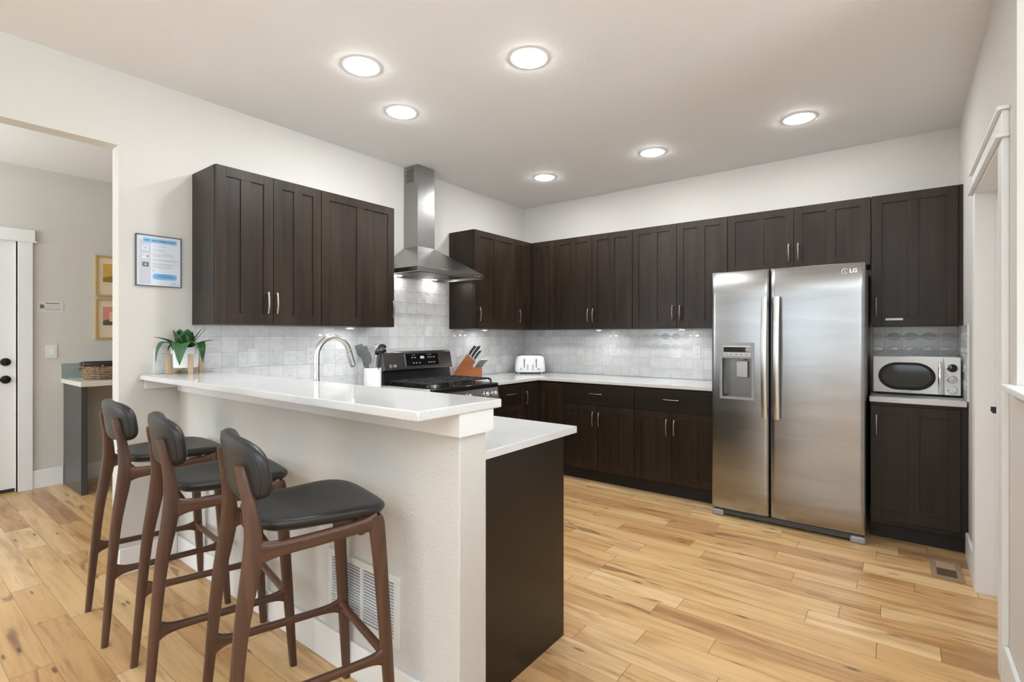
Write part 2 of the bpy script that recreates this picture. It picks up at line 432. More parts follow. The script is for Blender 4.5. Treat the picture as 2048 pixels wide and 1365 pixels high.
    def obj(s, name, mats, parent=None, angle=40, sub=0, origin=None):
        bm = s.bm
        if origin is None:
            xs = [v.co for v in bm.verts]
            lo = [min(v[i] for v in xs) for i in range(3)]; hi = [max(v[i] for v in xs) for i in range(3)]
            origin = Vector(((lo[0]+hi[0])/2, (lo[1]+hi[1])/2, lo[2]))
        origin = Vector(origin)
        bmesh.ops.translate(bm, verts=bm.verts, vec=-origin)
        me = bpy.data.meshes.new(name); bm.to_mesh(me); bm.free()
        for m in (mats if isinstance(mats, (list, tuple)) else [mats]): me.materials.append(m)
        fl = [p.use_smooth for p in me.polygons]
        me.set_sharp_from_angle(angle=R(angle))
        me.polygons.foreach_set('use_smooth', fl)      # flat faces stay flat
        o = bpy.data.objects.new(name, me); COL.objects.link(o)
        WL[o.name] = origin
        if parent is not None:
            o.parent = parent; o.location = origin - WL[parent.name]
        else: o.location = origin
        if sub:
            md = o.modifiers.new('subdivision', 'SUBSURF'); md.levels = sub; md.render_levels = sub
        return o

def tag(o, label, cat, group=None):
    o['label'] = label; o['category'] = cat
    if group: o['group'] = group
    return o
def thing(name, label, cat, loc, group=None):
    o = bpy.data.objects.new(name, None); COL.objects.link(o)
    o.location = loc; o.empty_display_size = 0.1
    WL[o.name] = Vector(loc)
    return tag(o, label, cat, group)
def struct(o):
    o['kind'] = 'structure'; return o
def box(name, m, b, parent=None, bev=0.0, **k):
    return MB().box(*b, bev=bev).obj(name, m, parent, **k)
def copy_tree(root):
    """a copy of a thing, its parts and their sub-parts (mesh data shared)"""
    r = root.copy(); COL.objects.link(r)
    for ch in list(root.children):
        c = ch.copy(); COL.objects.link(c); c.parent = r
        for g in list(ch.children):
            d = g.copy(); COL.objects.link(d); d.parent = c
    return r
def lettering(txt, size, m, parent, loc, facing, name='lettering', bold=0.0, spacing=1.0, align='CENTER'):
    cu = bpy.data.curves.new(name, 'FONT'); cu.body = txt; cu.size = size
    cu.align_x = align; cu.align_y = 'CENTER'; cu.extrude = 0.0003; cu.offset = bold; cu.space_character = spacing
    t = bpy.data.objects.new(name, cu); COL.objects.link(t)
    dg = bpy.context.evaluated_depsgraph_get()
    me = bpy.data.meshes.new_from_object(t.evaluated_get(dg))
    bpy.data.objects.remove(t); bpy.data.curves.remove(cu)
    rot = Matrix.Rotation(R(90), 4, 'X')
    if facing == 'x': rot = Matrix.Rotation(R(90), 4, 'Z') @ rot
    me.transform(rot)
    me.materials.clear(); me.materials.append(m)
    me.name = name
    o = bpy.data.objects.new(name, me); COL.objects.link(o)
    WL[o.name] = Vector(loc); o.parent = parent; o.location = Vector(loc) - WL[parent.name]
    return o

# ------------------------------------------------------------------ the setting
W = 3.687; CZ = 2.743
def wallbox(name, m, boxes, parent=None):
    b = MB()
    for bx in boxes: b.box(*bx)
    return struct(b.obj(name, m, parent))
struct(box('floor', FLOOR, (-2.7, 6.4, -9.6, 0.1, -0.05, 0.0)))
struct(box('ceiling', CEIL, (-2.7, 6.4, -9.6, 0.1, CZ, CZ + 0.05)))
wallbox('wall_back', WALL, [(-0.11, W + 0.12, 0.0, 0.1, 0, CZ)])
wallbox('wall_left', WALL, [(-0.106, 0, -3.742, 0.0, 0, CZ), (-0.106, 0, -5.45, -3.742, 2.342, CZ), (-0.106, 0, -9.5, -5.45, 0, CZ)])
# right wall: door opening, full height stub, then the half wall of the stair
wallbox('wall_right', WALL, [(W, W + 0.13, -1.13, 0.0, 0, CZ), (W, W + 0.13, -1.916, -1.13, 2.045, CZ),
                             (W, W + 0.13, -2.16, -1.916, 0, CZ)])
wallbox('wall_stair', WALL, [(W, W + 0.13, -4.75, -2.16, 0, 1.112)])
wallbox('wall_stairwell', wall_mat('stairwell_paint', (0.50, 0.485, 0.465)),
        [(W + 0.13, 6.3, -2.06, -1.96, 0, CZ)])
wallbox('wall_east', WALL, [(6.3, 6.4, -9.6, -8.1, 0, CZ), (6.3, 6.4, -5.7, -3.95, 0, CZ), (6.3, 6.4, -2.45, -1.9, 0, CZ),
                            (6.3, 6.4, -8.1, -5.7, 0, 0.6), (6.3, 6.4, -8.1, -5.7, 2.3, CZ),
                            (6.3, 6.4, -3.95, -2.45, 0, 1.1), (6.3, 6.4, -3.95, -2.45, 2.4, CZ)])
wallbox('wall_rear', WALL, [(-0.106, 0.6, -9.6, -9.5, 0, CZ), (2.5, 3.3, -9.6, -9.5, 0, CZ), (5.2, 6.4, -9.6, -9.5, 0, CZ),
                            (0.6, 2.5, -9.6, -9.5, 0, 0.6), (0.6, 2.5, -9.6, -9.5, 2.3, CZ),
                            (3.3, 5.2, -9.6, -9.5, 0, 0.6), (3.3, 5.2, -9.6, -9.5, 2.3, CZ)])
wallbox('wall_hall', HALLP, [(-2.6, -2.5, -3.79, -0.6, 0, CZ), (-2.6, -2.5, -4.72, -3.79, 2.105, CZ), (-2.6, -2.5, -7.5, -4.72, 0, CZ)])
wallbox('wall_hall_far', HALLP, [(-2.6, -0.106, -0.7, -0.6, 0, CZ)])
wallbox('wall_hall_rear', HALLP, [(-2.6, -1.95, -7.6, -7.5, 0, CZ), (-0.65, -0.106, -7.6, -7.5, 0, CZ),
                                  (-1.95, -0.65, -7.6, -7.5, 0, 0.75), (-1.95, -0.65, -7.6, -7.5, 2.25, CZ)])
# windows behind the camera
def window(n, axis, a0, a1, z0, z1, w):
    b = MB(); t = 0.05
    def bx(p0, p1, q0, q1, d0, d1):
        if axis == 'y': b.box(p0, p1, w + d0, w + d1, q0, q1)
        else: b.box(w + d0, w + d1, p0, p1, q0, q1)
    for p0, p1, q0, q1 in ((a0, a1, z0, z0+t), (a0, a1, z1-t, z1), (a0, a0+t, z0+t, z1-t), (a1-t, a1, z0+t, z1-t),
                           ((a0+a1)/2-0.02, (a0+a1)/2+0.02, z0+t, z1-t)):
        bx(p0, p1, q0, q1, -0.02, 0.02)
    return struct(b.obj('window_%d' % n, TRIM))
window(1, 'y', 0.6, 2.5, 0.6, 2.3, -9.50); window(2, 'y', 3.3, 5.2, 0.6, 2.3, -9.50)
window(3, 'x', -8.1, -5.7, 0.6, 2.3, 6.30); window(4, 'x', -3.95, -2.45, 1.1, 2.4, 6.30)
window(5, 'y', -1.95, -0.65, 0.75, 2.25, -7.50)

# breakfast-bar half wall
YF, YB, XE = -3.45, -3.32, 2.258
struct(box('wall_bar', WALLF, (0, XE, YF, YB, 0, 1.0595), bev=0.004))
b = MB(); b.box(0.02, XE + 0.018, YF - 0.018, YB + 0.018, 0.985, 1.059, 0.002)
struct(b.obj('trim_1', TRIM))
struct(MB().box(0.0, 0.02, -3.625, YF - 0.002, 1.008, 1.0590, 0.002).obj('trim_2', TRIM))
struct(MB().box(0.0, XE + 0.014, YF - 0.014, YF, 0, 0.135, 0.004).obj('baseboard_bar', TRIM))
# baseboards
struct(MB().box(0, 0.014, -3.742, -3.465, 0, 0.145, 0.004).obj('baseboard_left', TRIM))
struct(MB().box(-2.5, -2.486, -3.689, -3.489, 0, 0.155, 0.004).obj('baseboard_hall', TRIM))
struct(MB().box(-2.5, -2.486, -3.445, -0.7, 0, 0.155, 0.004).obj('baseboard_hall_niche', TRIM))
struct(MB().box(W - 0.016, W, -1.04, -0.64, 0, 0.15, 0.004).obj('baseboard_right', TRIM))
struct(MB().box(W - 0.016, W, -4.7, -2.012, 0, 0.15, 0.004).obj('baseboard_stair', TRIM))
# casing of the right doorway
b = MB()
b.box(W - 0.020, W, -1.13, -1.04, 0, 2.045, 0.002); b.box(W - 0.020, W, -2.006, -1.916, 0, 2.045, 0.002)
b.box(W - 0.038, W, -2.02, -1.02, 2.045, 2.059, 0.003)
b.box(W - 0.020, W, -2.006, -1.035, 2.059, 2.148, 0.002)
b.box(W - 0.034, W, -2.018, -1.025, 2.148, 2.163, 0.002)
struct(b.obj('trim_3', TRIM))
b = MB()
b.box(W - 0.019, W + 0.145, -1.145, -1.128, 0, 2.045, 0.001); b.box(W - 0.019, W + 0.145, -1.92, -1.901, 0, 2.045, 0.001)
b.box(W - 0.019, W + 0.145, -1.92, -1.128, 2.03, 2.047, 0.001)
b.box(W + 0.06, W + 0.095, -1.157, -1.142, 0, 2.03, 0.001)
jamb = struct(b.obj('trim_4', TRIM))
st = MB(); st.box(W + 0.040, W + 0.070, -1.1475, -1.1445, 0.925, 0.95, 0.0006)
st.box(W + 0.046, W + 0.064, -1.149, -1.1465, 0.918, 0.927, 0.0006)
st.obj('strike_plate', plain('dark_bronze_plate', (0.05, 0.045, 0.045), 0.3, 0.8), jamb)
struct(MB().box(W + 0.097, W + 0.135, -1.90, -1.147, 0.005, 2.028, 0.002).obj('doorway_light_stop', TRIM))  # unseen slab added behind the doorway to close the room for the lighting
# cap of the stair half wall
struct(MB().box(W - 0.036, W + 0.16, -4.7, -2.165, 1.112, 1.131, 0.003).box(W - 0.036, W - 0.001, -2.165, -2.10, 1.112, 1.131, 0.003).obj('trim_5', TRIM))

# hall: door, its casing
d1 = struct(MB().box(-2.535, -2.508, -4.70, -3.795, 0.03, 2.09, 0.002).obj('door_1', TRIM))
kb = MB(); kb.lathe([(0.001, 0), (0.033, 0.0), (0.033, 0.007), (0.029, 0.012), (0.001, 0.014)], (-2.508, -3.852, 1.09), 24, 'x')
kb.box(-2.496, -2.478, -3.856, -3.848, 1.072, 1.108, 0.003); kb.obj('deadbolt', plain('oil_rubbed_bronze', (0.03, 0.025, 0.023), 0.35, 0.8), d1)
kb = MB(); kb.lathe([(0.001, 0), (0.033, 0.0), (0.033, 0.008), (0.012, 0.012), (0.011, 0.04), (0.001, 0.042)], (-2.508, -3.852, 0.945), 24, 'x')
kb.tube([(-2.466, -3.852, 0.945), (-2.464, -3.885, 0.944), (-2.466, -3.955, 0.94)], [0.011, 0.010, 0.008], 10)
kb.obj('door_handle', bpy.data.materials['oil_rubbed_bronze'], d1)
MB().box(-2.536, -2.505, -4.70, -3.80, 0.004, 0.034).obj('weather_strip', SLOT, d1)
b = MB(); b.box(-2.5, -2.48, -3.781, -3.689, 0, 2.105, 0.002); b.box(-2.5, -2.48, -4.82, -4.72, 0, 2.105, 0.002)
b.box(-2.5, -2.475, -4.86, -3.675, 2.105, 2.205, 0.002)
b.box(-2.5, -2.468, -4.87, -3.665, 2.098, 2.112, 0.002)
b.box(-2.56, -2.5, -3.795, -3.781, 0, 2.105); b.box(-2.56, -2.5, -4.72, -4.70, 0, 2.105)
struct(b.obj('trim_6', TRIM))
struct(MB().box(-2.56, -2.47, -4.70, -3.79, 0.0, 0.006).obj('trim_7', plain('threshold_oak', (0.42, 0.24, 0.10), 0.4)))

# ------------------------------------------------------------------ backsplash tiling
TU, TV, TZ, TH = 0.1, 0.0985, 0.908, 0.27
def tiles(mb, F, regions, th=0.008):
    """a tiled sheet on wall plane F, with a raised ridged lens across each horizontal tile joint"""
    for a0, a1, z0, z1 in regions:
        F.box(mb, a0, a1, -th, -0.0003, z0, z1)
        j = math.ceil((z0 - TZ) / TV + 0.33)
        while TZ + j * TV < z1 - 0.033:
            i = math.floor((a0 + 20.02) / TU)
            while i * TU - 20.02 < a1 - 0.03:
                b0 = i * TU - 20.02; i += 1
                lo, hi = max(b0, a0), min(b0 + TU, a1)
                if hi - lo < 0.03: continue
                zc = TZ + j * TV; n = 14
                for sg in (-1, 1):
                    rows = []
                    for k in range(n + 1):
                        a = lo + (hi - lo) * k / n; u = (a - b0) / TU; sn = max(0.0, math.sin(math.pi * min(1, max(0, u))))
                        row = []
                        for q, h in ((0.0, 0.0036), (0.45, 0.0021), (0.84, 0.0006), (0.90, 0.0018), (1.0, 0.0020), (1.08, 0.0)):
                            row.append(F.pt(a, -th - 0.0001 - h * sn ** 0.7, zc + sg * q * TV * TH * (sn ** 0.85)))
                        rows.append(row)
                    vs = [[mb.bm.verts.new(p) for p in r] for r in rows]
                    for p, q_ in zip(vs[:-1], vs[1:]):
                        for m in range(5):
                            try: f = mb.bm.faces.new((p[m], q_[m], q_[m+1], p[m+1])); f.smooth = True
                            except ValueError: pass
            j += 1
    for f in mb.bm.faces: f.normal_update()
    nv = Vector(F.nrm())
    for f in mb.bm.faces:
        if f.smooth and f.normal.dot(nv) < 0: f.normal_flip()
    return mb
class WallPlane:
    def __init__(s, kind, plane, sgn=1): s.k, s.p, s.g = kind, plane, sgn
    def pt(s, a, d, z): return (a, s.p + d, z) if s.k == 'y' else (s.p - d * s.g, a, z)
    def nrm(s): return (0, -1, 0) if s.k == 'y' else (s.g, 0, 0)
    def box(s, mb, a0, a1, d0, d1, z0, z1):
        p, q = s.pt(a0, d0, z0), s.pt(a1, d1, z1); mb.box(p[0], q[0], p[1], q[1], z0, z1)
t = tiles(MB(), WallPlane('x', 0.0), [(-3.36, -3.2676, 1.0905, 1.3715), (-3.2675, -0.0085, 0.916, 1.3715), (-2.118, -1.212, 1.3716, 1.80), (-3.578, -3.3601, 1.0905, 1.227)])
tl = t.obj('tile_backsplash', TILEY, angle=35)
tag(tl, 'pale grey relief tile backsplash on the wall behind the stove and faucet', 'tile backsplash', 'tile backsplashes')
MB().box(0.0003, 0.0095, -3.584, -3.578, 1.0905, 1.229).box(0.0003, 0.0095, -3.584, -3.36, 1.2272, 1.231).obj('edge_strip', TRIM, tl)
t = tiles(MB(), WallPlane('y', 0.0), [(0.0085, 2.262, 0.916, 1.3715)]).obj('tile_backsplash', TILEX, angle=35)
tag(t, 'pale grey tile backsplash behind the toaster, running to the refrigerator', 'tile backsplash', 'tile backsplashes')
t = tiles(MB(), WallPlane('y', 0.0), [(3.2125, W - 0.0085, 0.9195, 1.3715)]).obj('tile_backsplash', TILEX, angle=35)
tag(t, 'small grey tile backsplash around the microwave niche', 'tile backsplash', 'tile backsplashes')
tr = tiles(MB(), WallPlane('x', W, -1), [(-0.655, -0.0085, 0.9195, 1.3715)]).obj('side_tiles', TILEY, t, angle=35)
MB().box(W - 0.0095, W - 0.0003, -0.661, -0.655, 0.9195, 1.374).obj('edge_strip', TRIM, t)

# ------------------------------------------------------------------ cabinets
class Face:
    """a cabinet front plane: maps (a along the wall, d depth inwards, z) to the world"""
    def __init__(s, kind, plane): s.k, s.p = kind, plane
    def box(s, mb, a0, a1, d0, d1, z0, z1, bev=0.0, mi=0):
        if s.k == 'y': mb.box(a0, a1, s.p + d0, s.p + d1, z0, z1, bev, mi)
        else: mb.box(s.p - d0, s.p - d1, a0, a1, z0, z1, bev, mi)
    def pt(s, a, d, z):
        return (a, s.p + d, z) if s.k == 'y' else (s.p - d, a, z)
    def nrm(s): return (0, -1, 0) if s.k == 'y' else (1, 0, 0)
UB = Face('y', -0.325); UL = Face('x', 0.325); BB = Face('y', -0.63); BL = Face('x', 0.63)
def pull(face, parent, a, z, length, vertical, m=None):
    m = m or BRONZE
    mb = MB(); h = length / 2
    N = 9; pts = []
    for i in range(N):
        t = -1 + 2 * i / (N - 1)
        d = -0.022 - 0.011 * (1 - t * t)
        pts.append(face.pt(a, d, z + t * h) if vertical else face.pt(a + t * h, d, z))
    mb.tube(pts, 0.0052, 10, flat=(1.15, 0.8) if vertical else (0.8, 1.15), up=face.nrm())
    for t in (-0.76, 0.76):
        p0 = face.pt(a, 0.002, z + t * h) if vertical else face.pt(a + t * h, 0.002, z)
        p1 = face.pt(a, -0.026, z + t * h) if vertical else face.pt(a + t * h, -0.026, z)
        mb.tube([p0, p1], 0.0045, 10)
    return mb.obj('handle', m, parent)
def door(face, parent, a0, a1, z0, z1, hd=None, stile=0.0565, g=0.0018, panels=2, name='door', sl=None):
    """shaker door: frame with a middle stile and recessed panels; hd = (a, z) of an upright pull"""
    mb = MB(); T = 0.02; bv = 0.0012
    a0 += g; a1 -= g; z0 += g; z1 -= g
    st = stile if (a1 - a0) > 0.26 else (a1 - a0) * 0.2
    face.box(mb, a0, a0 + st, 0, T, z0, z1, bv); face.box(mb, a1 - st, a1, 0, T, z0, z1, bv)
    face.box(mb, a0 + st, a1 - st, 0, T, z1 - 0.0565, z1, bv); face.box(mb, a0 + st, a1 - st, 0, T, z0, z0 + 0.0605, bv)
    if panels == 2:
        c = (a0 + a1) / 2
        face.box(mb, c - st / 2, c + st / 2, 0, T, z0 + 0.0605, z1 - 0.0565, bv)
    face.box(mb, a0 + st * 0.5, a1 - st * 0.5, 0.0075, T - 0.001, z0 + 0.03, z1 - 0.03)
    o = mb.obj(name, CAB, parent)
    if hd: pull(face, o, hd[0], hd[1], 0.128, True, hd[2] if len(hd) > 2 else None)
    return o
def drawer(face, parent, a0, a1, z0, z1, hz=None, ha=None, L=0.128):
    mb = MB(); g = 0.0018
    face.box(mb, a0 + g, a1 - g, 0, 0.02, z0 + g, z1 - g, 0.0015)
    o = mb.obj('drawer', CABX, parent)
    pull(face, o, ha if ha is not None else (a0 + a1) / 2, hz or (z0 + z1) / 2, L, False, BRONZE)
    return o
ZT, ZB = 2.274, 1.372; HZ = 1.505
def upper(name_label, face, a0, a1, depth=0.305, zb=ZB, grp='wall cabinets along the back wall', inset=0.0):
    mb = MB()
    face.box(mb, a0, a1, 0.0205, 0.325 - 0.001, zb, ZT, 0.0008)
    loc = face.pt((a0 + a1) / 2, 0.17, zb)
    t = thing('wall_cabinet', name_label, 'cabinet', loc, grp)
    mb.obj('body', CAB, t)
    return t
G1 = 'dark wall cabinets'
t = upper('dark brown two-door wall cabinet beside the framed information sheet', UL, -3.383, -2.7315, grp=G1)
door(UL, t, -3.383, -3.0539, ZB, ZT, (-3.095, HZ, NICKEL)); door(UL, t, -3.0539, -2.7315, ZB, ZT, (-3.040, HZ, NICKEL))
t = upper('dark brown single wide-door wall cabinet directly left of the range hood', UL, -2.730, -2.1214, grp=G1)
door(UL, t, -2.730, -2.1214, ZB, ZT, (-2.150, HZ))
t = upper('dark brown single-door wall cabinet directly right of the range hood', UL, -1.2074, -0.601, grp=G1)
door(UL, t, -1.2074, -0.601, ZB, ZT, (-1.157, HZ))
# L-shaped corner cabinet
t = thing('corner_cabinet', 'dark brown corner wall cabinet with two narrow folding doors, above the toaster', 'cabinet', (0.2, -0.2, ZB), G1)
mb = MB(); mb.prism([(0.001, -0.5995), (0.3045, -0.5995), (0.3045, -0.3045), (0.6155, -0.3045), (0.6155, -0.001), (0.001, -0.001)], 'z', ZB, ZT)
mb.obj('body', CAB, t)
door(UL, t, -0.5995, -0.3255, ZB, ZT, (-0.552, HZ)); door(UB, t, 0.3255, 0.6155, ZB, ZT)
t = upper('dark brown two-door wall cabinet next to the corner wall cabinet', UB, 0.617, 1.4448, grp=G1)
door(UB, t, 0.617, 1.0295, ZB, ZT, (0.998, HZ)); door(UB, t, 1.0295, 1.4448, ZB, ZT, (1.052, HZ))
t = upper('dark brown two-door wall cabinet beside the refrigerator, on its left', UB, 1.446, 2.2618, grp=G1)
door(UB, t, 1.446, 1.8475, ZB, ZT, (1.818, HZ)); door(UB, t, 1.8475, 2.2618, ZB, ZT, (1.882, HZ))
t = upper('short dark brown two-door wall cabinet above the refrigerator', UB, 2.263, 3.2068, zb=1.80, grp=G1)
door(UB, t, 2.263, 2.735, 1.80, ZT, (2.704, 1.932)); door(UB, t, 2.735, 3.2068, 1.80, ZT, (2.767, 1.932))
t = upper('dark brown single-door wall cabinet above the microwave, at the right wall', UB, 3.208, W - 0.001, grp=G1)
d = door(UB, t, 3.208, 3.664, ZB, ZT, (3.236, HZ))
MB().box(3.288, 3.383, -0.3263, -0.3251, 1.412, 1.426).obj('white_sticker', flat('sticker_white', (0.85, 0.80, 0.76)), d)
MB().box(3.6655, W - 0.001, -0.318, -0.3045, ZB, ZT).obj('filler_strip', KICK, t)

def base(label, face, a0, a1, grp='dark base cabinets', toe=True, z1=0.884):
    mb = MB(); face.box(mb, a0, a1, 0.0205, 0.628, 0.105, z1, 0.0008)
    t = thing('base_cabinet', label, 'cabinet', face.pt((a0 + a1) / 2, 0.3, 0), grp)
    mb.obj('body', CAB, t)
    mb = MB(); face.box(mb, a0, a1, 0.075, 0.10, 0.0, 0.1045); mb.obj('toe_kick', KICK, t)
    return t
G2 = 'dark base cabinets'
ZD = 0.692
t = base('dark drawer-and-two-door base cabinet nearer the toaster corner', BB, 0.910, 1.5955)
drawer(BB, t, 0.910, 1.5955, ZD, 0.868, 0.795, 1.243)
door(BB, t, 0.910, 1.253, 0.118, ZD, (1.214, 0.573)); door(BB, t, 1.253, 1.5955, 0.118, ZD, (1.274, 0.571))
t = base('dark drawer-and-two-door base cabinet against the left side of the refrigerator', BB, 1.597, 2.2675)
drawer(BB, t, 1.597, 2.2675, ZD, 0.868, 0.793, 1.915)
door(BB, t, 1.597, 1.9125, 0.118, ZD, (1.878, 0.574)); door(BB, t, 1.9125, 2.2675, 0.118, ZD, (1.941, 0.573))
t = base('dark single-door base cabinet under the microwave', BB, 3.2145, W - 0.001)
door(BB, t, 3.2145, 3.655, 0.135, 0.862, (3.247, 0.740))
MB().box(3.6565, W - 0.001, -0.622, -0.6095, 0.105, 0.884).obj('filler_strip', KICK, t)
t = base('dark drawer-over-door base cabinet between the stove and the corner', BL, -1.270, -0.9115)
drawer(BL, t, -1.270, -0.9115, ZD, 0.868, 0.790, -1.09); door(BL, t, -1.270, -0.9115, 0.118, ZD, None)
t = thing('corner_cabinet', 'dark corner base cabinet with two folding doors below the toaster', 'cabinet', (0.3, -0.3, 0), G2)
MB().prism([(0.002, -0.911), (0.6095, -0.911), (0.6095, -0.6095), (0.9095, -0.6095), (0.9095, -0.002), (0.002, -0.002)], 'z', 0.105, 0.884).obj('body', CAB, t)
MB().prism([(0.40, -0.911), (0.555, -0.911), (0.555, -0.555), (0.9095, -0.555), (0.9095, -0.40), (0.40, -0.40)], 'z', 0.0, 0.1045).obj('toe_kick', KICK, t)
door(BL, t, -0.911, -0.6305, 0.118, 0.868, (-0.858, 0.741)); door(BB, t, 0.6305, 0.9095, 0.118, 0.868)
t = base('dark base cabinet left of the stove, behind the bar counter', BL, -2.66, -2.055)
drawer(BL, t, -2.66, -2.055, ZD, 0.868, 0.790); door(BL, t, -2.66, -2.055, 0.118, ZD, None)
# peninsula cabinets (front faces +y, the dark end panel faces the room)
t = thing('peninsula_cabinet', 'dark brown cabinet run with plain end panel behind the bar wall', 'cabinet', (1.2, -3.0, 0), G2)
MB().box(0.012, 2.180, -3.3185, -2.755, 0.105, 0.884).obj('body', CAB, t)
MB().box(0.65, 2.178, -3.10, -2.82, 0, 0.1045).obj('toe_kick', KICK, t)
MB().box(2.1805, 2.2027, -3.3185, -2.734, 0.0, 0.884, 0.0015).obj('end_panel', PANEL, t)
for i in range(3):
    a = 0.66 + i * 0.505
    mb = MB(); mb.box(a, a + 0.50, -2.754, -2.734, 0.118, 0.868, 0.0015)
    dd = mb.obj('door', CAB, t)

# ------------------------------------------------------------------ worktops
q = MB().prism([(0.0085, -1.272), (0.645, -1.272), (0.645, -0.645), (2.268, -0.645), (2.268, -0.0085), (0.0085, -0.0085)], 'z', 0.8845, 0.914, bev=0.003)
tag(q.obj('worktop', QUARTZ), 'white quartz worktop along the back wall, under toaster and knife block', 'worktop', 'white quartz worktops')
q = MB().box(3.2105, W - 0.0085, -0.645, -0.0085, 0.8845, 0.9175, 0.003)
tag(q.obj('worktop', QUARTZ), 'short white quartz worktop under the microwave', 'worktop', 'white quartz worktops')
q = MB().prism([(0.0085, -3.3195), (2.2554, -3.3195), (2.2554, -2.7098), (0.645, -2.7098), (0.645, -2.053), (0.0085, -2.053)], 'z', 0.8845, 0.914, bev=0.003)
tag(q.obj('worktop', QUARTZ), 'lower white quartz worktop behind the bar, on the dark end panel', 'worktop', 'white quartz worktops')
q = MB().box(0.001, 2.2843, -3.6491, -3.2687, 1.0605, 1.0895, 0.004)
tag(q.obj('bar_counter', QUARTZ), 'raised white speckled quartz bar counter above the three stools', 'counter')

# ------------------------------------------------------------------ range hood
t = thing('range_hood', 'stainless steel chimney range hood over the black gas stove', 'range hood', (0.2, -1.66, 1.80))
y0, y1 = -2.038, -1.279; c0, c1 = -1.757, -1.562
mb = MB()
mb.box(0.009, 0.178, c0, c1, 2.052, 2.395, 0.0015); mb.box(0.009, 0.176, c0 + 0.002, c1 - 0.002, 2.395, CZ - 0.001, 0.0015)
ch = mb.obj('chimney', STEEL_V, t)
mb = MB()
for i in range(9):
    z = 2.605 + i * 0.0125
    mb.box(0.035, 0.128, c0 - 0.0012 + 0.002, c0 + 0.003, z, z + 0.006)
mb.obj('vent_grille', plain('dark_vent_slots', (0.10, 0.10, 0.10), 0.5, 0.6), ch)
MB().lathe([(0.0045, 0), (0.0045, -0.002), (0.001, -0.003)], (0.025, c0 + 0.0022, 2.722), 10, 'y').obj('screw', CHROME, ch)
MB().lathe([(0.0045, 0), (0.0045, -0.002), (0.001, -0.003)], (0.155, c0 + 0.0022, 2.722), 10, 'y').obj('screw', CHROME, ch)
mb = MB()
lo = [(0.009, y0, 1.8355), (0.49, y0, 1.8355), (0.49, y1, 1.8355), (0.009, y1, 1.8355)]
hi = [(0.009, c0 - 0.002, 2.0545), (0.181, c0 - 0.002, 2.0545), (0.181, c1 + 0.002, 2.0545), (0.009, c1 + 0.002, 2.0545)]
mb.rings([lo, hi], cap0=True, cap1=True, sm=False)
mb.obj('canopy', STEEL_V, t)
mb = MB()
for bx in ((0.480, 0.491, y0, y1), (0.009, 0.480, y0, y0 + 0.011), (0.009, 0.480, y1 - 0.011, y1), (0.009, 0.02, y0 + 0.011, y1 - 0.011)):
    mb.box(*bx, 1.80, 1.8355, 0.0012)
rim = mb.obj('rim', STEEL, t)
for i in range(4): MB().lathe([(0.0055, 0), (0.0055, 0.003), (0.001, 0.0035)], (0.491, -1.398 + i * 0.024, 1.818), 12, 'x').obj('button', CHROME, rim)
mb = MB(); mb.box(0.02, 0.48, y0 + 0.011, y1 - 0.011, 1.812, 1.818); un = mb.obj('underside', STEEL, t)
for a0 in (-1.93, -1.655):
    mb = MB(); mb.box(0.09, 0.40, a0, a0 + 0.262, 1.806, 1.812, 0.002)
    for i in range(12): mb.box(0.105 + i * 0.024, 0.113 + i * 0.024, a0 + 0.012, a0 + 0.25, 1.8045, 1.8065)
    mb.obj('filter', STEEL_V, un)
for a in (-1.86, -1.46):
    mb = MB(); mb.lathe([(0.001, 0), (0.028, 0), (0.028, 0.004), (0.001, 0.004)], (0.060, a, 1.8065), 24); mb.obj('lamp', HOODL, un)

# ------------------------------------------------------------------ gas range
ry0, ry1 = -2.043, -1.279; rc = (ry0 + ry1) / 2
t = thing('gas_range', 'stainless steel gas range with black cooktop and raised control panel', 'stove', (0.33, rc, 0))
MB().box(0.02, 0.62, ry0, ry1, 0.05, 0.875, 0.002).obj('body', DSTEEL, t)
MB().box(0.05, 0.58, ry0 + 0.02, ry1 - 0.02, 0.0, 0.05).obj('plinth', SLOT, t)
ct = MB().box(0.02, 0.658, ry0 - 0.001, ry1 + 0.001, 0.876, 0.912, 0.008).obj('cooktop', BLACK, t)
mb = MB()
mb.prism([(0.621, 0.775), (0.668, 0.775), (0.648, 0.8755), (0.621, 0.8755)], 'y', ry0, ry1, bev=0.003)
cp = mb.obj('control_panel', DSTEEL, t)
for i, a in enumerate((-1.97, -1.87, -1.66, -1.45, -1.348)):
    mb = MB(); mb.lathe([(0.026, 0), (0.026, 0.006), (0.021, 0.010), (0.019, 0.030), (0.016, 0.033), (0.001, 0.033)], (0, 0, 0), 28, 'x')
    mb.box(0.030, 0.036, -0.004, 0.004, -0.018, 0.018, 0.001)
    mb.xf(Matrix.Translation((0.656, a, 0.826)) @ Matrix.Rotation(R(-11), 4, 'Y'))
    mb.obj('knob', CHROME, cp)
dr = MB().box(0.621, 0.660, ry0 + 0.003, ry1 - 0.003, 0.22, 0.768, 0.006).obj('oven_door', DSTEEL, t)
MB().box(0.6605, 0.663, ry0 + 0.10, ry1 - 0.10, 0.34, 0.62, 0.001).obj('oven_window', GLASSB, dr)
mb = MB(); mb.tube([(0.705, ry0 + 0.05, 0.715), (0.705, ry1 - 0.05, 0.715)], 0.012, 14)
for a in (ry0 + 0.08, ry1 - 0.08): mb.tube([(0.658, a, 0.715), (0.705, a, 0.715)], 0.009, 12)
mb.obj('oven_handle', STEEL, dr)
dw = MB().box(0.621, 0.655, ry0 + 0.003, ry1 - 0.003, 0.06, 0.212, 0.006).obj('warming_drawer', DSTEEL, t)
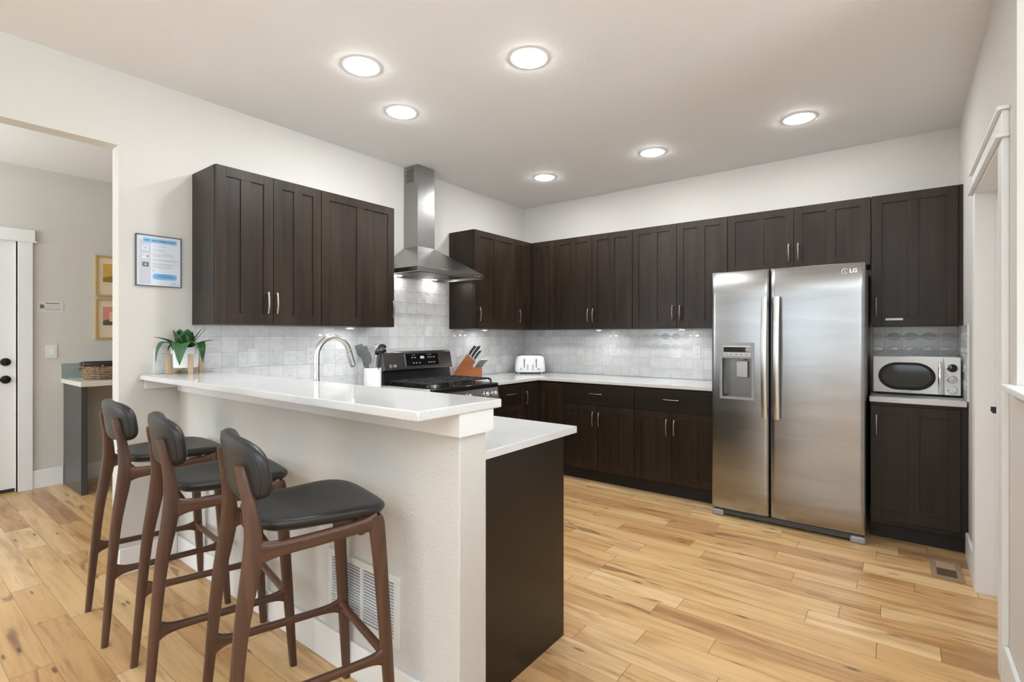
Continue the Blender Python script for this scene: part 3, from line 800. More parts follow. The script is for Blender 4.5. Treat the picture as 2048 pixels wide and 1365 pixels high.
# back panel: black riser and tilted steel head
MB().prism([(0.02, 0.912), (0.105, 0.912), (0.075, 1.05), (0.02, 1.05)], 'y', ry0 + 0.003, ry1 - 0.003, bev=0.002).obj('riser', BLACK, t)
mb = MB(); mb.prism([(0.02, 1.03), (0.108, 1.022), (0.112, 1.032), (0.080, 1.172), (0.072, 1.179), (0.02, 1.179)], 'y', ry0 - 0.004, ry1 + 0.004, bev=0.003)
hd = mb.obj('backguard', DSTEEL, t)
TR = Matrix.Translation((0.0965, 0, 1.1025)) @ Matrix.Rotation(R(-12.9), 4, 'Y')   # local x = outwards, z = up the slope
mb = MB(); mb.box(0.0, 0.003, -1.815, -1.440, -0.052, 0.056, 0.002); mb.xf(TR); gl = mb.obj('display_panel', GLASSB, hd)
mb = MB()
for a, b_, c_, d_ in ((-1.820, -1.435, 0.056, 0.059), (-1.820, -1.435, -0.055, -0.052), (-1.820, -1.8155, -0.055, 0.059), (-1.4395, -1.435, -0.055, 0.059)):
    mb.box(0.0, 0.0035, a, b_, c_, d_)
mb.xf(TR); mb.obj('display_bezel', STEEL, hd)
KEYP = flat('key_print', (0.30, 0.31, 0.32))
def touch_key(a0, a1, z0, z1): MB().box(0.003, 0.0036, a0, a1, z0, z1).xf(TR).obj('touch_key', KEYP, gl)
for row, zz in ((0, 0.020), (1, -0.026)):
    for a in ((-1.742, -1.712, -1.560, -1.530, -1.495) if row == 0 else (-1.735, -1.702, -1.665, -1.560, -1.530, -1.500)):
        touch_key(a - 0.009, a + 0.009, zz - 0.004, zz + 0.004)
touch_key(-1.745, -1.705, 0.040, 0.043); touch_key(-1.570, -1.520, 0.042, 0.045)
lt = lettering('855', 0.030, DISPLAY, gl, (0, 0, 0), 'x', 'clock_digits', 0.0004)
lt.data.transform(TR @ Matrix.Translation((0.0036, -1.630, 0.019))); lt.location = -WL[gl.name]
lt = lettering('LG', 0.028, P_WHITE, hd, (0, 0, 0), 'x', 'lettering', 0.0006)
lt.data.transform(TR @ Matrix.Translation((0.0012, -1.937, -0.043))); lt.location = -WL[hd.name]
mb = MB(); N = 22; rs = []
for i in range(N):
    a = R(20) + R(310) * i / (N - 1)
    rs.append((0.0006, 0.0125 * math.cos(a), 0.0125 * math.sin(a)))
mb.tube(rs, 0.0014, 6); mb.tube([(0.0006, 0.0, 0.006), (0.0006, 0.0, -0.005), (0.0006, 0.005, -0.005)], 0.0013, 6)
mb.xf(TR @ Matrix.Translation((0.001, -1.978, -0.043))); mb.obj('logo', P_WHITE, hd)
# burners and grates
for k, (bx_, by_, br) in enumerate(((0.20, -1.86, 0.040), (0.47, -1.86, 0.048), (0.335, rc, 0.050), (0.20, -1.46, 0.036), (0.47, -1.46, 0.045))):
    mb = MB(); mb.lathe([(br + 0.014, 0), (br + 0.014, 0.006), (br, 0.010), (br, 0.016), (br * 0.4, 0.019), (0.001, 0.019)], (bx_, by_, 0.911), 28)
    mb.obj('burner', IRON if k != 1 else STEEL, ct)
for a0, a1 in ((-2.020, -1.795), (-1.785, -1.537), (-1.527, -1.302)):
    mb = MB(); zt = 0.944; x0_, x1_ = 0.135, 0.600; am = (a0 + a1) / 2
    for a in (a0 + 0.008, a1 - 0.008):
        mb.tube([(x0_, a, 0.9125), (x0_ + 0.004, a, zt - 0.006), (x0_ + 0.016, a, zt), (x1_ - 0.016, a, zt), (x1_ - 0.004, a, zt - 0.006), (x1_, a, 0.9125)], 0.0075, 8)
    for i, x in enumerate((0.16, 0.245, 0.335, 0.425, 0.51, 0.575)):
        mb.tube([(x, a0 + 0.002, zt - 0.012), (x, a0 + 0.012, zt), (x, a1 - 0.012, zt), (x, a1 - 0.002, zt - 0.012)], 0.0065, 8)
    mb.tube([(x0_ + 0.02, am, zt), (x1_ - 0.02, am, zt)], 0.0065, 8)
    mb.obj('grate', IRON, ct)

# ------------------------------------------------------------------ refrigerator
t = thing('refrigerator', 'large stainless steel side-by-side refrigerator with ice dispenser', 'refrigerator', (2.735, -0.42, 0))
fx0, fx1, fs, FY = 2.273, 3.196, 2.658, -0.80
MB().box(fx0 + 0.006, fx1 - 0.004, -0.725, -0.035, 0.05, 1.745, 0.004).obj('cabinet_body', FSIDE, t)
def fridge_door(x0, x1, hole=None):
    """door skin with a slight outward bow and rounded edges; hole = (x0, x1, z0, z1) left open"""
    mb = MB(); zb, zt = 0.063, 1.765
    xs = [x0, x0 + 0.004, x0 + 0.012, x0 + 0.03]; xe = [x1 - 0.03, x1 - 0.012, x1 - 0.004, x1]
    n = 8
    mid = [x0 + 0.03 + (x1 - x0 - 0.06) * i / n for i in range(1, n)]
    if hole: mid = sorted([m for m in mid if min(abs(m - hole[0]), abs(m - hole[1])) > 0.012] + [hole[0], hole[1]])
    X = xs + mid + xe
    Z = [zb, zb + 0.006] + [zb + (zt - zb) * i / 10 for i in range(1, 10)] + [zt - 0.006, zt]
    if hole: Z = sorted([z for z in Z if min(abs(z - hole[2]), abs(z - hole[3])) > 0.02] + [hole[2], hole[3]])
    def dep(x, z):
        u = (x - (x0 + x1) / 2) / ((x1 - x0) / 2)
        d = FY - 0.004 * (1 - u * u)
        e = min(x - x0, x1 - x); r = 0.014
        if e < r: d += r - math.sqrt(max(0, r * r - (r - e) ** 2))
        ez = min(z - zb, zt - z)
        if ez < 0.006: d += 0.004 * (1 - ez / 0.006)
        return d
    g = [[mb.bm.verts.new((x, dep(x, z), z)) for x in X] for z in Z]
    for j in range(len(Z) - 1):
        for i in range(len(X) - 1):
            if hole and X[i] >= hole[0] - 1e-6 and X[i+1] <= hole[1] + 1e-6 and Z[j] >= hole[2] - 1e-6 and Z[j+1] <= hole[3] + 1e-6: continue
            f = mb.bm.faces.new((g[j][i], g[j][i+1], g[j+1][i+1], g[j+1][i])); f.smooth = True
    # sides back to the gasket
    YBK = -0.73
    loop = [g[0][i] for i in range(len(X))] + [g[j][-1] for j in range(1, len(Z))] + [g[-1][i] for i in range(len(X) - 2, -1, -1)] + [g[j][0] for j in range(len(Z) - 2, 0, -1)]
    bk = [mb.bm.verts.new((v.co.x, YBK, v.co.z)) for v in loop]
    for i in range(len(loop)):
        mb.bm.faces.new((loop[(i+1) % len(loop)], loop[i], bk[i], bk[(i+1) % len(loop)]))
    return mb
HOLE = (2.333, 2.563, 0.855, 1.260)
dl = fridge_door(fx0, fs - 0.004, HOLE).obj('freezer_door', STEEL_F, t, angle=50)
dr = fridge_door(fs + 0.004, fx1).obj('fridge_door', STEEL_F, t, angle=50)
MB().box(fs - 0.02, fs + 0.02, -0.745, -0.727, 0.07, 1.76).obj('gasket', SLOT, t)
# dispenser: frame, recess, paddle, display
mb = MB(); h0, h1, k0, k1 = HOLE; q0, q1, r0, r1 = 2.351, 2.545, 0.873, 1.147
for bx in ((h0, q0, k0, k1), (q1, h1, k0, k1), (q0, q1, k0, r0), (q0, q1, r1, k1)):
    mb.box(bx[0], bx[1], -0.808, -0.780, bx[2], bx[3], 0.0012)
dp = mb.obj('dispenser', GPLAS, dl)
mb = MB(); mb.poly3([((q0, -0.735, r0), (q1, -0.735, r0), (q1, -0.735, r1), (q0, -0.735, r1)), ((q0, -0.80, r0), (q0, -0.735, r0), (q0, -0.735, r1), (q0, -0.80, r1)),
    ((q1, -0.735, r0), (q1, -0.80, r0), (q1, -0.80, r1), (q1, -0.735, r1)), ((q0, -0.80, r0), (q1, -0.80, r0), (q1, -0.735, r0 + 0.012), (q0, -0.735, r0 + 0.012)),
    ((q0, -0.735, r1), (q1, -0.735, r1), (q1, -0.80, r1), (q0, -0.80, r1))])
mb.obj('dispenser_recess', steel_mat('recess_steel', (0.26, 0.26, 0.26), 0.35, (40, 1, 1), 0.05), dl)
mb = MB(); mb.box(2.438, 2.512, -0.775, -0.757, 1.012, 1.128, 0.004); mb.lathe([(0.03, 0), (0.022, -0.012), (0.001, -0.012)], (2.475, -0.765, 1.146), 20)
mb.obj('dispenser_paddle', plain('paddle_grey', (0.50, 0.50, 0.50), 0.3, 0.5), dl)
MB().box(2.460, 2.492, -0.7762, -0.7748, 1.034, 1.041).obj('paddle_mark', P_TXT, dl)
MB().box(2.356, 2.540, -0.8095, -0.8075, 1.163, 1.236, 0.0006).obj('display_surround', plain('silver_panel', (0.50, 0.50, 0.50), 0.3, 0.7), dl)
MB().box(2.360, 2.536, -0.8105, -0.8094, 1.190, 1.226, 0.0004).obj('display_panel', GLASSB, dl)
for i in range(5): MB().box(2.372 + i * 0.033, 2.388 + i * 0.033, -0.8102, -0.8094, 1.172, 1.176).obj('touch_key', DGREY, dl)
MB().lathe([(0.016, 0), (0.016, -0.0025), (0.001, -0.003)], (2.522, -0.8096, 1.210), 24, 'y').obj('indicator_dial', GPLAS, dl)
# bowed handles
for dd, xc in ((dl, 2.634), (dr, 2.709)):
    mb = MB(); pts = []; sec = []; N = 17
    for i in range(N):
        u = i / (N - 1); z = 0.742 + u * (1.572 - 0.742); s_ = 1 - (2 * u - 1) ** 2
        pts.append((xc, -0.838 - 0.026 * s_, z)); sec.append((0.0185, 0.008))
    mb.sweep(pts, sec, (1, 0, 0), (0, 1, 0), 18, e=3.6)
    for z in (0.79, 1.53):
        mb.box(xc - 0.010, xc + 0.010, -0.843, -0.802, z - 0.020, z + 0.020, 0.004)
    mb.obj('handle', plain('satin_steel_handle', (0.70, 0.69, 0.67), 0.25, 1.0) if xc < 2.65 else bpy.data.materials['satin_steel_handle'], dd)
lettering('LG', 0.034, plain('logo_silver', (0.75, 0.75, 0.75), 0.3, 0.9), dr, (3.135, -0.8030, 1.715), 'y', 'lettering', 0.0008)
mb = MB(); rs = []
for i in range(22):
    a = R(20) + R(310) * i / 21
    rs.append((3.090 + 0.016 * math.cos(a), -0.8035, 1.715 + 0.016 * math.sin(a)))
mb.tube(rs, 0.0018, 6); mb.tube([(3.090, -0.8035, 1.722), (3.090, -0.8035, 1.709), (3.096, -0.8035, 1.709)], 0.0016, 6)
mb.obj('logo', bpy.data.materials['logo_silver'], dr)
# base grille with rounded feet covers
mb = MB(); mb.box(fx0 + 0.02, fx1 - 0.02, -0.775, -0.70, 0.018, 0.052, 0.004)
for i in range(3): mb.box(fx0 + 0.06, fx1 - 0.06, -0.780, -0.774, 0.022 + i * 0.010, 0.027 + i * 0.010, 0.001)
gr = mb.obj('base_grille', DGREY, t)
for x in (fx0 + 0.04, fx1 - 0.04):
    mb = MB(); mb.box(x - 0.042, x + 0.042, -0.792, -0.70, 0.0, 0.048, 0.014, seg=4); mb.obj('foot_cover', GPLAS, gr)

# ------------------------------------------------------------------ microwave
t = thing('microwave', 'retro white microwave oven with oval black door window', 'microwave', (3.44, -0.26, 0.9175))
x0, x1, MY = 3.222, 3.668, -0.430; z0, z1 = 0.931, 1.170
bd = MB().box(x0, x1, MY + 0.02, -0.07, z0, z1, 0.010, seg=3).obj('body', WHITEG, t)
dm = MB().box(x0, 3.586, MY, MY + 0.021, z0, z1, 0.007, seg=3).obj('door', WHITEG, t)
MB().box(3.5875, x1, MY, MY + 0.021, z0, z1, 0.007, seg=3).obj('control_panel', WHITEG, t)
def stadium(xa, xb, za, zb, n=20, k=2.0):
    r = (zb - za) / 2; cx0, cx1 = xa + r * 1.15, xb - r * 1.15; cz = (za + zb) / 2; p = []
    for i in range(n + 1):
        a = -math.pi / 2 + math.pi * i / n; p.append((cx1 + 1.15 * r * math.cos(a), cz + r * math.sin(a)))
    for i in range(n + 1):
        a = math.pi / 2 + math.pi * i / n; p.append((cx0 + 1.15 * r * math.cos(a), cz + r * math.sin(a)))
    return p
wf = MB().prism(stadium(3.252, 3.547, 0.952, 1.132), 'y', MY - 0.0035, MY + 0.004, bev=0.001).obj('window_surround', plain('matte_black_surround', (0.008, 0.008, 0.008), 0.45, spec=0.25), dm)
MB().prism(stadium(3.272, 3.527, 0.972, 1.115), 'y', MY - 0.0048, MY - 0.0030).obj('window', plain('tinted_window', (0.022, 0.023, 0.024), 0.05, spec=0.5), wf)
mb = MB(); pts = []; sec = []
for i in range(13):
    u = i / 12; pts.append((3.5675, MY - 0.012 - 0.020 * (1 - (2*u-1)**2), 0.937 + u * 0.205)); sec.append((0.011 * (0.75 + 0.25 * math.sin(math.pi * u)), 0.006))
mb.sweep(pts, sec, (1, 0, 0), (0, 1, 0), 16, e=2.2)
for z in (0.945, 1.134): mb.box(3.560, 3.575, MY - 0.014, MY + 0.002, z - 0.007, z + 0.007, 0.002)
mb.obj('handle', CHROME, dm)
cpn = bpy.data.objects['control_panel.001']
for i, (z, m, r) in enumerate(((1.103, GLASSB, 0.024), (1.032, CHROME, 0.0225), (0.966, WHITEP, 0.0225))):
    mb = MB(); c = (3.627, MY, z)
    mb.lathe([(r + 0.003, 0), (r + 0.003, -0.004), (r + 0.0005, -0.005)], c, 32, 'y', cap1=False)
    rg = mb.obj('knob_ring', CHROME, cpn)
    mb = MB()
    if i == 0: mb.lathe([(r, -0.003), (r * 0.9, -0.006), (0.001, -0.007)], c, 32, 'y'); mb.obj('clock_display', m, cpn)
    else:
        mb.lathe([(r, -0.003), (r * 0.93, -0.016), (r * 0.8, -0.019), (0.001, -0.019)], c, 32, 'y')
        mb.box(3.627 - 0.0025, 3.627 + 0.0025, MY - 0.021, MY - 0.018, z - 0.014, z + 0.014, 0.001)
        mb.obj('knob' if i == 1 else 'push_button', m, cpn)
lettering('GALANZ', 0.0115, plain('badge_grey', (0.33, 0.33, 0.32), 0.4, 0.5), dm, (3.400, MY - 0.0004, 0.9425), 'y', 'lettering', 0.0002, 1.5)
for x in (x0 + 0.04, x1 - 0.04):
    for y in (-0.39, -0.12): MB().lathe([(0.014, 0), (0.014, 0.014)], (x, y, 0.9175), 16).obj('foot', SLOT, t)

# ------------------------------------------------------------------ toaster (turned towards the room, in the corner)
t = thing('toaster', 'white four-slice toaster in the corner of the worktop', 'toaster', (0, 0, 0)); WL[t.name] = Vector((0, 0, 0))
L2, D2 = 0.158, 0.105
mb = MB(); rs = []
for z, k in ((0.016, 0.955), (0.024, 1.0), (0.06, 1.0), (0.11, 0.985), (0.15, 0.95), (0.172, 0.90), (0.184, 0.82), (0.189, 0.70)):
    ring = []
    for i in range(40):
        a = 2 * math.pi * i / 40; e = 5.0; c, s = math.cos(a), math.sin(a)
        ring.append((L2 * k * math.copysign(abs(c) ** (2/e), c), D2 * (0.4 + 0.6 * k) * math.copysign(abs(s) ** (2/e), s), z))
    rs.append(ring)
mb.rings(rs); bd = mb.obj('body', WHITEG, t)
MB().box(-L2 * 0.93, L2 * 0.93, -D2 * 0.93, D2 * 0.93, 0.010, 0.0175, 0.004).obj('base', DGREY, t)
mb = MB()
for x in (-0.075, 0.075):
    for y in (-0.035, 0.035): mb.box(x - 0.055, x + 0.055, y - 0.013, y + 0.013, 0.186, 0.1905, 0.002)
mb.obj('slot', SLOT, bd)
for x in (-0.062, 0.062):
    MB().box(x - 0.0035, x + 0.0035, -D2 - 0.0012, -D2 + 0.01, 0.062, 0.150, 0.001).obj('lever_slot', SLOT, bd)
    mb = MB(); mb.box(x - 0.010, x + 0.010, -D2 - 0.024, -D2 + 0.012, 0.146, 0.160, 0.004, seg=3); mb.obj('lever', CHROME, bd)
for x in (-0.092, 0.092):
    MB().lathe([(0.015, 0), (0.014, -0.012), (0.001, -0.013)], (x, -D2 + 0.001, 0.052), 24, 'y').obj('dial', CHROME, bd)
for x in (-0.027, 0.027):
    for z in (0.048, 0.068, 0.088):
        MB().lathe([(0.0085, 0), (0.0075, -0.003), (0.001, -0.004)], (x, -D2 + 0.001, z), 18, 'y').obj('button', plain('button_steel', (0.35, 0.35, 0.35), 0.3, 0.9) if z == 0.048 and x < 0 else bpy.data.materials['button_steel'], bd)
for x in (-0.12, 0.12):
    for y in (-0.075, 0.075): MB().lathe([(0.010, 0), (0.010, 0.014)], (x, y, 0.0), 14).obj('foot', WHITEP, t)
t.location = (0.262, -0.262, 0.914); t.rotation_euler = (0, 0, R(37.5))

# ------------------------------------------------------------------ knife block with its knives
E_ = Vector((0.794, 0.608, 0)); F_ = Vector((-0.608, 0.794, 0)); A_ = Vector((0.095, -1.200, 0.914))
def kp(s, d, h): return A_ + E_ * s + F_ * d + Vector((0, 0, h))
prof = [(0.0, 0.0), (0.2300, 0.0), (0.2300, 0.092), (0.156, 0.092), (0.140, 0.108), (0.172, 0.150), (0.094, 0.222), (-0.030, 0.045)]
mb = MB(); mb.rings([[kp(s, 0, h) for s, h in prof], [kp(s, 0.095, h) for s, h in prof]], sm=False)
es = list(mb.bm.edges); bmesh.ops.bevel(mb.bm, geom=es, offset=0.0025, segments=2, affect='EDGES')
kbk = mb.obj('knife_block', BLOCK)
tag(kbk, 'orange-brown slanted wooden knife block right of the stove', 'knife block')
def knife(label, s, d, h, ang, L, wid, thick, steak=False):
    dirv = E_ * math.cos(ang) + Vector((0, 0, math.sin(ang))); side = E_ * -math.sin(ang) + Vector((0, 0, math.cos(ang)))
    p0 = kp(s, d, h)
    t = thing('knife', label, 'knife', tuple(p0), 'steak knives in the block' if steak else 'large knives in the block')
    mb = MB(); a = [-0.012, 0.012] if not steak else [-0.012, 0.012]
    mb.sweep([p0 + dirv * q for q in a], [(wid * 0.8, thick * 0.8)] * 2, side, F_, 12); mb.obj('bolster', STEEL, t)
    mb = MB(); n = 8; pts = []; sec = []
    for i in range(n + 1):
        u = i / n; pts.append(p0 + dirv * (0.011 + u * L) + side * (0.004 * math.sin(u * math.pi)))
        k = 0.80 + 0.25 * u if u < 0.9 else 0.86
        sec.append((wid * k, thick))
    mb.sweep(pts, sec, side, F_, 14, e=2.8)
    mb.obj('handle', (DSTEEL if steak else DSIL), t)
    if steak:
        mb = MB(); q = p0 + dirv * (0.011 + L)
        mb.sweep([q, q + dirv * 0.010], [(wid * 0.95, thick * 1.05), (wid * 0.8, thick * 0.9)], side, F_, 12); mb.obj('end_cap', CHROME, t)
    else:
        mb = MB(); q = p0 + dirv * (0.010 + L)
        mb.sweep([q, q + dirv * 0.005], [(wid * 0.86, thick * 1.02), (wid * 0.7, thick * 0.8)], side, F_, 12); mb.obj('end_cap', STEEL, t)
ANG = R(54)
big = [(0.108, 0.022, 0.2105, 0.098, 0.0125, 'frontmost of the upper row in the wooden block'), (0.108, 0.068, 0.2105, 0.100, 0.012, 'rearmost of the upper row in the wooden block'),
       (0.132, 0.026, 0.1885, 0.122, 0.0135, 'frontmost of the middle row in the wooden block'), (0.132, 0.068, 0.1885, 0.118, 0.013, 'rearmost of the middle row in the wooden block'),
       (0.156, 0.020, 0.1662, 0.098, 0.011, 'frontmost of the lowest row in the wooden block'), (0.156, 0.048, 0.1662, 0.104, 0.011, 'middle one of the lowest row in the wooden block'),
       (0.156, 0.078, 0.1662, 0.100, 0.0105, 'rearmost of the lowest row in the wooden block')]
for s, d, h, L, w_, lb in big:
    knife('black-handled knife, ' + lb, s, d, h, ANG, L, w_, 0.008)
ordn = ['first', 'second', 'third', 'fourth', 'fifth', 'sixth']
for i in range(6):
    knife('small grey-handled steak knife, %s from the left in the front row' % ordn[i], 0.163 + i * 0.0115, 0.012 + i * 0.0142, 0.0945, R(50), 0.085, 0.0075, 0.0055, True)

# ------------------------------------------------------------------ utensil crock and utensils
cc = Vector((0.182, -2.214, 0.914))
mb = MB(); mb.lathe([(0.001, 0.0), (0.060, 0.0), (0.0645, 0.004), (0.0655, 0.03), (0.0655, 0.145), (0.0640, 0.150), (0.0605, 0.148), (0.0600, 0.020), (0.001, 0.018)], tuple(cc), 40, cap0=False, cap1=False)
tag(mb.obj('utensil_crock', CERAM), 'white ceramic crock of cooking utensils left of the stove', 'crock')
rt = Vector((0.794, 0.608, 0)); fd = Vector((-0.608, 0.794, 0)); up = Vector((0, 0, 1))
def cpos(s, d, h): return cc + rt * s + fd * d + up * h
def utensil(name, label, base, top, m, head):
    b0 = cpos(*base); b1 = cpos(*top)
    t = thing(name, label, 'utensil', tuple(b0), 'cooking utensils in the white crock')
    mb = MB(); mb.tube([b0, b0.lerp(b1, 0.5), b1], [0.0055, 0.0055, 0.005], 12); mb.obj('handle', m if m is not CHROME else CHROME, t)
    head(t, b1, (b1 - b0).normalized(), m)
def paddle(w, h, k=2.6, thick=0.004, tilt=0.0, slots=0):
    def f(t, p, dv, m):
        side = (rt - dv * rt.dot(dv)).normalized(); nr = dv.cross(side)
        mb = MB(); pts = []; sec = []; n = 12
        for i in range(n + 1):
            u = i / n; pts.append(p + dv * (u * h - 0.01)); sec.append((w * (max(0.05, 1 - abs(2 * u - 1) ** k)) ** (1 / k) + 0.002, thick))
        mb.sweep(pts, sec, side, nr, 16, e=2.2); mb.obj('blade', m, t)
    return f
def spat(w, h):
    def f(t, p, dv, m):
        side = (rt - dv * rt.dot(dv)).normalized(); nr = dv.cross(side)
        mb = MB(); pts = []; sec = []
        for u, k in ((0, 0.16), (0.12, 0.45), (0.28, 0.85), (0.5, 0.97), (0.8, 1.0), (0.95, 0.96), (1.0, 0.8)):
            pts.append(p + dv * (u * h - 0.01)); sec.append((w * k, 0.004))
        mb.sweep(pts, sec, side, nr, 16, e=3); mb.obj('blade', m, t)
    return f
def ladle_head(r):
    def f(t, p, dv, m):
        mb = MB(); c = p + dv * 0.005
        ax = (rt * 0.45 + up * -1.0 + fd * -0.25).normalized()   # the bowl opens downwards and to the side
        a1 = ax.orthogonal().normalized(); a2 = ax.cross(a1); rs = []
        for rr, hh in ((r, 0), (r * 0.97, 0.35), (r * 0.80, 0.66), (r * 0.5, 0.86), (r * 0.05, 0.93), (r * 0.05, 0.86), (r * 0.47, 0.79), (r * 0.76, 0.60), (r * 0.92, 0.33), (r * 0.94, 0.0)):
            rs.append([c - ax * (hh * r) + (a1 * math.cos(2*math.pi*i/28) + a2 * math.sin(2*math.pi*i/28)) * rr for i in range(28)])
        mb.rings(rs, cap0=False, cap1=False); mb.obj('bowl', m, t)
    return f
def loop_head(t, p, dv, m):
    side = (rt - dv * rt.dot(dv)).normalized(); mb = MB()
    pts = [p + dv * 0.014 + (side * math.cos(a) * 0.0085 + dv * math.sin(a) * 0.014) for a in [2 * math.pi * i / 20 for i in range(21)]]
    mb.tube(pts, 0.0024, 8); mb.obj('hanging_loop', m, t)
utensil('spatula', 'wide grey turner, leftmost in the white crock', (-0.028, 0.02, 0.03), (-0.085, 0.02, 0.230), SILIC, spat(0.032, 0.110))
utensil('spatula', 'grey square-ended scraper behind the grey spoon in the crock', (-0.02, 0.0, 0.03), (-0.052, 0.0, 0.200), SILIC, spat(0.034, 0.125))
utensil('serving_spoon', 'grey oval spoon at the front of the white crock', (0.0, -0.03, 0.03), (-0.024, -0.045, 0.185), SILIC, paddle(0.036, 0.110, 2.2))
utensil('whisk', 'steel utensil with a hanging ring, standing in the crock', (0.0, 0.03, 0.03), (0.014, 0.045, 0.302), CHROME, loop_head)
utensil('ladle', 'black ladle, topmost bowl at the right of the crock', (0.03, 0.03, 0.03), (0.060, 0.052, 0.292), DSIL, ladle_head(0.034))
utensil('slotted_spoon', 'black wide skimmer hanging low over the right rim of the crock', (0.03, -0.025, 0.03), (0.074, -0.042, 0.262), DSIL, ladle_head(0.044))
utensil('tongs', 'steel rod utensil near the right rim of the crock', (0.012, -0.005, 0.03), (0.024, 0.0, 0.235), CHROME, paddle(0.010, 0.05))

# ------------------------------------------------------------------ faucet
fx, fy = 1.103, -3.240
t = thing('faucet', 'brushed nickel gooseneck kitchen faucet rising behind the bar top', 'faucet', (fx, fy, 0.914))
MB().lathe([(0.027, 0), (0.027, 0.006), (0.021, 0.012), (0.0185, 0.05), (0.0185, 0.10), (0.0145, 0.115)], (fx, fy, 0.914), 32).obj('base', FAUCET, t)
pts = [(fx, fy, z) for z in (1.02, 1.10, 1.16, 1.205)]
rad = 0.0925; cy, cz = fy + rad, 1.205
for i in range(1, 17):
    a = math.pi - R(168) * i / 16
    pts.append((fx, cy + rad * math.cos(a), cz + rad * math.sin(a)))
last = Vector(pts[-1]); dv = (last - Vector(pts[-2])).normalized()
MB().tube(pts, 0.0135, 20).obj('spout', FAUCET, t)
sp = MB(); sp.tube([last + dv * 0.001, last + dv * 0.075], [0.0150, 0.0155], 20); sp = sp.obj('spray_head', FAUCET, t)
MB().tube([last + dv * 0.075, last + dv * 0.083], [0.012, 0.0105], 16).obj('spray_tip', DGREY, sp)
mb = MB(); mb.tube([(fx + 0.016, fy, 0.985), (fx + 0.045, fy, 0.985), (fx + 0.055, fy, 1.0), (fx + 0.055, fy, 1.055)], [0.011, 0.011, 0.007, 0.006], 12); mb.obj('lever', FAUCET, t)

# ------------------------------------------------------------------ potted plant in its wooden stand
BZ = 1.0895; pc = Vector((0.1035, -3.458, BZ))
t = thing('plant_stand', 'small pale wooden cross stand holding the white plant pot on the bar', 'plant stand', tuple(pc))
for dx, dy in ((1, 0), (-1, 0), (0, 1), (0, -1)):
    w_ = 0.0105; c = pc + Vector((dx, dy, 0)) * 0.0815
    MB().box(c.x - w_, c.x + w_, c.y - w_, c.y + w_, BZ, BZ + 0.113, 0.002).obj('leg', OAKL, t)
mb = MB(); mb.box(pc.x - 0.0705, pc.x + 0.0705, pc.y - 0.009, pc.y + 0.009, BZ + 0.018, BZ + 0.033, 0.0015); mb.obj('crossbar', OAKL, t)
mb = MB(); mb.box(pc.x - 0.009, pc.x + 0.009, pc.y - 0.0705, pc.y + 0.0705, BZ + 0.0182, BZ + 0.0328, 0.0015); mb.obj('crossbar', OAKL, t)
pz = BZ + 0.0335
t = thing('potted_plant', 'green broad-leaved plant in a white pot at the wall end of the bar', 'plant', (pc.x, pc.y, pz))
MB().lathe([(0.001, 0), (0.062, 0.0), (0.067, 0.005), (0.069, 0.06), (0.069, 0.115), (0.067, 0.118), (0.064, 0.115), (0.063, 0.098)], (pc.x, pc.y, pz), 40, cap0=False, cap1=False).obj('pot', CERAM, t)
MB().lathe([(0.0635, 0.0), (0.0635, 0.004), (0.03, 0.010), (0.001, 0.011)], (pc.x, pc.y, pz + 0.094), 24, cap0=False).obj('soil', SOIL, t)
def leaf(dirxy, L, w_, rise, droop, z0=0.105, r0=0.008, fold=0.25, curl=False):
    """a pointed, folded blade following rise*u - droop*u*u upwards along its length"""
    d = Vector((dirxy[0], dirxy[1], 0)).normalized(); s = Vector((-d.y, d.x, 0)); mb = MB(); n = 12; rows = []
    prevp = None
    for i in range(n + 1):
        u = i / n
        if curl: c = Vector((pc.x, pc.y, pz + z0)) + d * (r0 + L * (1 - (1 - u) ** 2)) + up * (rise * math.sin(math.pi / 2 * min(1, u * 1.6)) - droop * u ** 3.0)
        else: c = Vector((pc.x, pc.y, pz + z0)) + d * (r0 + L * (u - 0.08 * u * u)) + up * (rise * u - droop * u ** 2.2)
        k = math.sin(math.pi * min(1, 0.10 + 0.90 * u) ** 0.80) ** 0.85 if u < 1 else 0.0
        ww = 1.35 * w_ * max(k, 0.015)
        rows.append([c - s * ww + up * ww * fold, c - s * ww * 0.5 + up * ww * fold * 0.35, c, c + s * ww * 0.5 + up * ww * fold * 0.35, c + s * ww + up * ww * fold])
    vs = [[mb.bm.verts.new(p) for p in r] for r in rows]
    for a, b in zip(vs[:-1], vs[1:]):
        for i in range(4):
            f = mb.bm.faces.new((a[i], a[i+1], b[i+1], b[i])); f.smooth = True
    o = mb.obj('leaf', LEAF, t, angle=80)
    md = o.modifiers.new('thickness', 'SOLIDIFY'); md.thickness = 0.0012; md.offset = 0
    return o
def D(img_r, img_f):  # a horizontal direction from picture-right and away parts
    v = rt * img_r + fd * img_f; return (v.x, v.y)
leaf(D(-0.62, -1.0), 0.165, 0.019, 0.115, 0.045)            # left, nearly level
leaf(D(-0.50, -0.8), 0.140, 0.024, 0.055, 0.125, curl=True)            # left, drooping
leaf(D(0.36, -1.0), 0.102, 0.036, 0.052, 0.140, curl=True)             # front, hanging over the pot
leaf(D(1.0, -0.35), 0.130, 0.029, 0.055, 0.130, curl=True)             # right, drooping
leaf(D(1.0, 0.25), 0.160, 0.020, 0.085, 0.030)              # right, level
leaf(D(0.9, 0.55), 0.105, 0.016, 0.120, 0.0)
leaf(D(0.75, 0.35), 0.085, 0.018, 0.125, 0.0)
leaf(D(-0.35, -0.55), 0.060, 0.030, 0.112, 0.0)
leaf(D(-0.10, -1.0), 0.035, 0.034, 0.117, 0.0)
leaf(D(0.45, -0.45), 0.055, 0.032, 0.117, 0.0)
leaf(D(0.25, 0.6), 0.040, 0.028, 0.102, 0.0)
